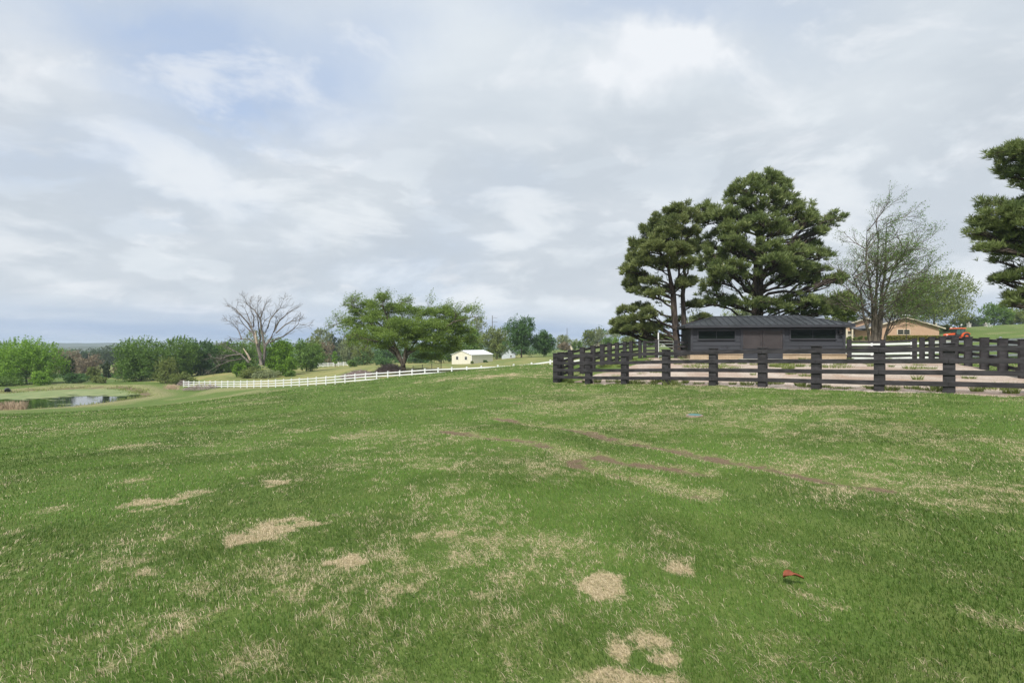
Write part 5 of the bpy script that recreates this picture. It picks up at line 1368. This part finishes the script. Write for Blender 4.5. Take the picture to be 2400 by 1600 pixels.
def shed():
    ca = at(1105.4, 852, 138); la = at(1059, 850, 141.0); ra = at(1155, 848, 146)
    c = np.array(ca[:2]); l = np.array(la[:2]); r = np.array(ra[:2]); z0 = ca[2]
    root = thing('metal_shed', 'cream metal shed with white roof and two small windows', 'shed', (c[0], c[1], z0))
    ze = EYE - (831.5 - HOR) / F * 138; zp = ze + (831 - 821.5) / F * 141
    u = (r - c); v = (l - c); e = np.array((*u, 0)); g = np.array((*v, 0)); O = np.array((c[0], c[1], 0))
    Z = lambda z: np.array((0, 0, z))
    m = MB(); m.prism([O + Z(z0 - .4), O + g + Z(z0 - .4), O + g + Z(ze), O + g * .5 + Z(zp), O + Z(ze)], e); m.build('wall', M['creammetal'], root)
    m = MB(); ov = e * .02; gn = g / np.linalg.norm(g)
    for s, a in ((0, O), (1, O + g)):
        q = gn * (-.15 if s == 0 else .15)
        m.prism([a + q + Z(ze - .05) - ov, O + g * .5 + Z(zp + .03) - ov, O + g * .5 + Z(zp + .12) - ov, a + q + Z(ze + .05) - ov], e * 1.04)
    m.build('roof', M['whiteroof'], root)
    en = e / np.linalg.norm(e)
    for t in (.28, .72):
        w = MB(); p = O + g * t - gn * .45 - en * .05 + Z(z0 + 1.0); w.quadbox(p, gn * .9, en * .1, (0, 0, .95)); f = w.build('window', M['white'], root)
        p2 = O + g * t - gn * .36 - en * .07 + Z(z0 + 1.08)
        for k in (0, 1):
            pm = MB(); pm.quadbox(p2 + Z(.42 * k), gn * .72, en * .015, (0, 0, .36)); pm.build('pane', M['glass'], f)
    for t, cc in ((0, c), (1, l)):
        pass
    m = MB(); m.quadbox(O - en * .03 - gn * .03 + Z(z0), gn * .12, en * .12, (0, 0, ze - z0)); m.build('corner_trim', M['white'], root)
shed()
AT('small shrub at the near corner of the cream shed', 1107, 136, 10, 845, 'olive', .2, 250, nb=5, bottom=853, cat='shrub', name='shrub')
AT('small shrub by the long side of the cream shed', 1137, 138, 12, 843, 'deep', .2, 300, nb=5, bottom=850, cat='shrub', name='shrub')

def simple_house(name, label, px0, px1, d, base, eave, peak, wall, roofm, wins=(), gable=True, depth=8, cat='house'):
    x0, x1 = (px0 - 1200) / F * d, (px1 - 1200) / F * d; z0, ze, zp = (EYE - (p - HOR) / F * d for p in (base, eave, peak))
    root = thing(name, label, cat, ((x0 + x1) / 2, d, z0)); xm = (x0 + x1) / 2; ov = .4
    if gable:
        m = MB(); m.prism([(x0, d, z0 - 1.5), (x1, d, z0 - 1.5), (x1, d, ze), (xm, d, zp), (x0, d, ze)], (0, depth, 0)); m.build('wall', M[wall], root)
        m = MB()
        sl = (zp - ze) / (xm - x0)
        for s in (-1, 1):
            xe = xm + s * (xm - x0 + ov); m.prism([(xm, d - ov, zp + .15), (xe, d - ov, ze - sl * ov + .15), (xe, d - ov, ze - sl * ov), (xm, d - ov, zp)], (0, depth + 2 * ov, 0))
        m.build('roof', M[roofm], root)
    else:
        m = MB(); m.box(x0, x1, d, d + depth, z0 - 1.5, ze); m.build('wall', M[wall], root)
        m = MB(); ym = d + depth / 2; ix = min((x1 - x0) * .3, 5); c = [(x0 - ov, d - ov, ze), (x1 + ov, d - ov, ze), (x1 + ov, d + depth + ov, ze), (x0 - ov, d + depth + ov, ze)]; a = (x0 + ix, ym, zp); b = (x1 - ix, ym, zp)
        m.poly([c[0], c[1], b, a]); m.poly([c[1], c[2], b]); m.poly([c[2], c[3], a, b]); m.poly([c[3], c[0], a]); m.poly(c[::-1]); m.build('roof', M[roofm], root)
    for (a, b, lo, hi) in wins:
        xa, xb = (a - 1200) / F * d, (b - 1200) / F * d; za, zb = EYE - (lo - HOR) / F * d, EYE - (hi - HOR) / F * d
        f = MB(); f.box(xa - .1, xb + .1, d - .08, d + .02, za - .1, zb + .1); fr = f.build('window', M['white'], root)
        g = MB(); g.box(xa, xb, d - .1, d - .082, za, zb); g.build('pane', M['glass'], fr)
    return root
M['bluewhite'] = m_worn('blue_white_boards', (.48, .53, .58), .6, .05, 1); M['bluegrey'] = m_worn('blue_grey_roof', (.16, .18, .21), .7, .15, 1)
simple_house('outbuilding', 'pale blue white gabled outbuilding half hidden behind the willowy tree', 1176, 1208, 160, 843, 829, 815, 'bluewhite', 'bluegrey', [(1196, 1199, 837, 832)])
simple_house('distant_house', 'pale house with grey hip roof above the left paddock fence', 1400, 1450, 235, 818, 800, 784, 'cream', 'bluegrey', [(1408, 1411, 808, 803), (1416, 1420, 808, 803), (1426, 1429, 808, 803)], gable=False, depth=14)
simple_house('distant_house', 'small white house glimpsed through the pipe gate', 1548, 1562, 175, 812, 806, 799, 'white', 'bluegrey', [(1552, 1554, 810, 808)])
simple_house('distant_house', 'tiny cream house between the conifers and the maples', 1331, 1342, 240, 824, 815, 806, 'cream', 'bluegrey', [(1334, 1337, 820, 817)])
simple_house('distant_house', 'white sided house deep in the trees behind the spreading trunk', 930, 975, 215, 850, 838, 828, 'bluewhite', 'bluegrey', [(940, 944, 845, 840), (958, 962, 845, 840)])

def utility_pole(label, px, top, d, arms):
    x, y = (px - 1200) / F * d, d; z = H(x, y); zt = EYE - (top - HOR) / F * d
    root = thing('utility_pole', label, 'utility pole', (x, y, z), 'utility poles in the distance')
    m = MB(); m.tube([(x, y, z - .5), (x, y, zt)], [.28, .18], 7); m.build('pole', M['pole'], root)
    for k in range(arms):
        m = MB(); zz = zt - 1.2 - k * 2.2; m.tube([(x - .2, y, zz), (x + 2.6, y, zz + .1)], .09, 5); m.build('crossarm', M['pole'], root)
utility_pole('grey utility pole with short arms rising between spreading tree and maple', 1154, 739, 260, 3)
utility_pole('thin dark utility pole right of the maples', 1329, 769, 330, 0)

# gate piers on the hill
def piers():
    d = 150
    for px, top, base, lab in ((2271, 757, 772, 'left stone gate pier with ball cap on the hill'), (2310.5, 758, 769, 'right stone gate pier with ball cap on the hill')):
        x = (px - 1200) / F * d; z0 = EYE - (base - HOR) / F * d; zt = EYE - (top - HOR) / F * d
        root = thing('gate_pier', lab, 'gate pier', (x, d, z0 - .5), 'stone piers of the hill gate')
        m = MB(); m.box(x - .35, x + .35, d - .35, d + .35, z0 - 1.5, zt - .25); m.build('shaft', M['concrete'], root)
        m = MB(); m.box(x - .45, x + .45, d - .45, d + .45, zt - .249, zt - .1); m.build('cap', M['concrete'], root)
        m = MB(); m.tube([(x, d, zt - .1), (x, d, zt + .02), (x, d, zt + .2), (x, d, zt + .32)], [.08, .18, .18, .04], 8); m.build('ball', M['concrete'], root, True)
    x0, x1 = (2275 - 1200) / F * d, (2306 - 1200) / F * d; zb = EYE - (770 - HOR) / F * d
    root = thing('iron_gate', 'dark iron gate between the two stone piers on the hill', 'gate', ((x0 + x1) / 2, d, zb))
    m = MB()
    for x in np.linspace(x0, x1, 22): m.box(x - .02, x + .02, d - .02, d + .02, zb, zb + 1.3)
    m.build('bars', M['darkmetal'], root)
    for h in (.15, 1.1): m = MB(); m.box(x0, x1, d - .05, d - .022, zb + h, zb + h + .06); m.build('rail', M['darkmetal'], root)
    def board(px, lo, hi, d, w, lab, name, cat):
        x = (px - 1200) / F * d; za = EYE - (lo - HOR) / F * d; zb = EYE - (hi - HOR) / F * d; zg = H(x, d); root = thing(name, lab, cat, (x, d, zg))
        m = MB(); m.box(x - w / 2, x + w / 2, d - .03, d + .03, za, zb); m.build('board', M['white'], root, bevel=.01)
        m = MB(); m.box(x - .05, x + .05, d + .032, d + .1, zg - .2, zb - .1); m.build('post', M['pole'], root)
    board(2253, 763, 759, 140, .45, 'small blank white sign on a post above the tractor', 'sign', 'sign')
    board(2229.5, 770, 766, 118, .45, 'white post box standing left above the tractor cab', 'post_box', 'post box')
    # white garden chair
    d = 138; x = (2323 - 1200) / F * d; z = H(x, d); root = thing('garden_chair', 'white slatted garden chair on the hill by the right tree', 'chair', (x, d, z))
    m = MB(); m.prism([(x - .35, d, z + .35), (x + .35, d, z + .3), (x + .35, d, z + .25), (x - .35, d, z + .3)], (0, .6, 0)); m.build('seat', M['white'], root)
    m = MB(); m.prism([(x - .3, d, z + .3), (x - .22, d, z + .3), (x - .5, d, z + 1.15), (x - .6, d, z + 1.15)], (0, .6, 0)); m.build('backrest', M['white'], root)
    for a, b in ((-.3, 0), (.3, 0), (-.3, .55), (.3, .55)): m = MB(); m.box(x + a - .04, x + a + .04, d + b, d + b + .08, z - .1, z + .32); m.build('leg', M['white'], root)
    for b in (-.06, .6): m = MB(); m.box(x - .4, x + .4, d + b, d + b + .06, z + .52, z + .57); m.build('armrest', M['white'], root)
piers()

# ------------------------------------------------------------ tractor
def wheel(root, x, y, z, r, w, rimc):
    hub = bpy.data.objects.new('wheel', None)
    col.objects.link(hub); hub.parent = root; hub.location = (x - WL[root.name][0], y - WL[root.name][1], z - WL[root.name][2]); WL[hub.name] = np.array((x, y, z), float)
    m = MB(); n = 24; b = 0
    prof = [(-w / 2, r * .58), (-w / 2, r * .9), (-w / 2 * .8, r), (w / 2 * .8, r), (w / 2, r * .9), (w / 2, r * .58)]
    for k in range(n):
        a = 2 * math.pi * k / n
        for (yy, rr) in prof: m.v.append(np.array((x + math.cos(a) * rr, y + yy, z + math.sin(a) * rr)))
    for k in range(n):
        for j in range(len(prof)):
            a, b2 = k * 6 + j, k * 6 + (j + 1) % 6; c, d = ((k + 1) % n) * 6 + (j + 1) % 6, ((k + 1) % n) * 6 + j; m.f.append([a, b2, c, d])
    for k in range(18):   # lugs
        a = 2 * math.pi * k / 18; c = np.array((x + math.cos(a) * r * .98, y, z + math.sin(a) * r * .98)); t = np.array((-math.sin(a), 0, math.cos(a))); rr = np.array((math.cos(a), 0, math.sin(a)))
        m.quadbox(c - t * .03 - np.array((0, w / 2, 0)), t * .06, (0, w * .95, 0), rr * .05)
    m.build('tyre', M['rubber'], hub)
    m = MB(); m.tube([(x, y - w * .3, z), (x, y - w * .28, z), (x, y + w * .28, z)], [r * .45, r * .6, r * .6], 20); m.tube([(x, y - w * .42, z), (x, y - w * .3, z)], [r * .16, r * .2], 12); m.build('rim', M[rimc], hub)
def tractor():
    d = 85.0; X0 = (2213.5 - 1200) / F * d; zb = EYE - (797.3 - HOR) / F * d; L = 54.5 / F * d      # nose at X0, facing left
    xc = X0 + L / 2
    zg = H(xc, d)
    zb = max(zb, zg)
    root = thing('tractor', 'orange compact tractor with glazed cab parked on the slope', 'tractor', (xc, d, zb))
    s = L / 3.85; 
    P = lambda x, z: (X0 + x * s, z * s + zb)
    def pr(pts, y0, y1, name, mat, par=root, bevel=.02):
        m = MB(); m.prism([(X0 + a * s, d + y0 * s, zb + b * s) for a, b in pts], (0, (y1 - y0) * s, 0)); return m.build(name, M[mat], par, bevel=bevel)
    pr([(.10, .62), (.02, .80), (.08, .98), (.35, 1.08), (1.55, 1.18), (1.55, .88), (.30, .80)], -.32, .32, 'hood', 'orange')
    pr([(.06, .42), (.06, .80), (.30, .79), (1.55, .87), (1.55, .45)], -.29, .29, 'engine', 'darkmetal')
    pr([(.03, .80), (.05, .90), (.30, .93), (.32, .84)], -.345, -.322, 'headlight', 'white')
    pr([(.03, .80), (.05, .90), (.30, .93), (.32, .84)], .322, .345, 'headlight', 'white')
    pr([(0.0, .35), (.0, .62), (.12, .62), (.12, .35)], -.25, .25, 'front_weight', 'darkmetal')
    # cab
    cab = pr([(1.50, .55), (1.56, .95), (2.25, .95), (2.9, .95), (2.9, .55)], -.45, .45, 'cab', 'darkmetal')
    pr([(1.58, .96), (1.42, 1.84), (2.98, 1.84), (2.92, .96)], -.50, .50, 'cab_glass', 'tractorglass', cab, 0)
    for a, b in (((1.56, .96), (1.42, 1.84)), ((2.30, .96), (2.28, 1.84)), ((2.92, .96), (2.98, 1.84))):
        for y in (-.52, .52):
            m = MB(); m.tube([(X0 + a[0] * s, d + y * s, zb + a[1] * s), (X0 + b[0] * s, d + y * s, zb + b[1] * s)], .035 * s, 6); m.build('cab_pillar', M['darkmetal'], cab)
    pr([(1.30, 1.86), (1.36, 1.98), (1.7, 2.03), (2.9, 2.03), (3.12, 1.96), (3.14, 1.86)], -.62, .62, 'cab_roof', 'orange')
    # fenders
    fx, fz, fr = 3.05, .56, .74; arc = [(fx + math.cos(a) * fr, fz + math.sin(a) * fr) for a in np.linspace(R(182), R(38), 12)]
    arc2 = [(fx + math.cos(a) * (fr - .10), fz + math.sin(a) * (fr - .10)) for a in np.linspace(R(38), R(182), 12)]
    for y0, y1 in ((-.80, -.46), (.46, .80)): pr(arc + arc2, y0, y1, 'fender', 'orange', bevel=0)
    pr([(1.6, .38), (1.6, .46), (2.35, .46), (2.35, .38)], -.62, .62, 'footstep', 'orange')
    m = MB(); m.tube([(X0 + 1.30 * s, d - .2 * s, zb + 1.1 * s), (X0 + 1.28 * s, d - .2 * s, zb + 1.62 * s)], .04 * s, 6); m.build('exhaust', M['darkmetal'], root)
    m = MB(); m.tube([(X0 + 1.5 * s, d - .5 * s, zb + 1.6 * s), (X0 + 1.35 * s, d - .75 * s, zb + 1.6 * s)], .02 * s, 5); m.box(X0 + 1.3 * s, X0 + 1.36 * s, d - .85 * s, d - .72 * s, zb + 1.4 * s, zb + 1.68 * s); m.build('mirror', M['darkmetal'], root)
    for y in (-.62, .62):
        wheel(root, X0 + 3.05 * s, d + y * s, zb + .56 * s, .56 * s, .36 * s, 'orange'); wheel(root, X0 + .82 * s, d + y * .85 * s, zb + .33 * s, .33 * s, .24 * s, 'orange')
tg = NT('tinted_cab_glass', .08, .5); tg.base((.05, .10, .09)); M['tractorglass'] = tg.m
tractor()
xa = [at(px, 0, 85.5)[:2] for px in (2195, 2450)]
ground_sheet('path', [(xa[0][0], 83.5), (xa[1][0], 81), (xa[1][0], 84.5), (xa[0][0], 87)], M['concrete'], .05, .5, .15)

# ------------------------------------------------------------ small things on the lawn
def valve():
    x, y = gp(1628, 975.5); z = H(x, y) + .03; root = thing('valve_cover', 'round blue green valve lid set in the lawn', 'valve cover', (x, y, z))
    m = MB(); m.tube([(x, y, z - .05), (x, y, z + .012), (x, y, z + .02)], [.15, .15, .13], 20); t = NT('teal_plastic', .5, .4); t.base((.07, .17, .16)); M['teal'] = t.m
    m.build('lid', M['teal'], root); m = MB(); m.tube([(x, y, z - .05), (x, y, z + .008)], [.19, .19], 20); m.build('rim', M['dirt'], root)
valve()
def leaf():
    x, y = gp(1860, 1371); z = H(x, y) + .035
    t = NT('rusty_leaf', .5, .4); n = t.noise(t.obj(), 30, 5); t.base(t.mix(t.rng(n, .3, .7), (.14, .036, .016), (.25, .072, .030))); 
    prof = [(-.068, .003), (-.055, .022), (-.035, .036), (-.012, .030), (.006, .012), (.022, .010), (.04, .019), (.055, .014), (.066, .002)]
    V = []; Q = []
    for i, (a, w) in enumerate(prof):
        for j in range(-2, 3):
            u = j / 2; curl = .018 * math.sin((a + .07) * 26) + .022 * abs(u) * (1 if a < 0 else .6)
            V.append((x + a, y + u * w * 1.1, z + .012 + curl))
    for i in range(len(prof) - 1):
        for j in range(4): Q.append((i * 5 + j, i * 5 + j + 1, (i + 1) * 5 + j + 1, (i + 1) * 5 + j))
    o = mesh_np('fallen_leaf', np.array(V), Q, None, t.m, None, None, True, loc=(x, y, z)); md = o.modifiers.new('s', 'SOLIDIFY'); md.thickness = .002
    tag(o, 'curled rust brown leaf lying on the lawn near the lower right', 'leaf')
leaf()

# ------------------------------------------------------------ air
def haze():
    m = bpy.data.materials.new('air'); m.use_nodes = True; nt = m.node_tree; nt.nodes.clear()
    o = nt.nodes.new('ShaderNodeOutputMaterial'); v = nt.nodes.new('ShaderNodeVolumePrincipled'); v.inputs['Color'].default_value = (.72, .84, .98, 1); v.inputs['Density'].default_value = .00022; v.inputs['Anisotropy'].default_value = 0
    nt.links.new(v.outputs[0], o.inputs['Volume'])
    b = MB(); b.box(-7600, 7600, -7600, 7600, -30, 24); h = b.build('haze', m); tag(h, 'thin pale air over the far country', 'haze', None, 'stuff')
haze()
print('objects', len(bpy.data.objects))
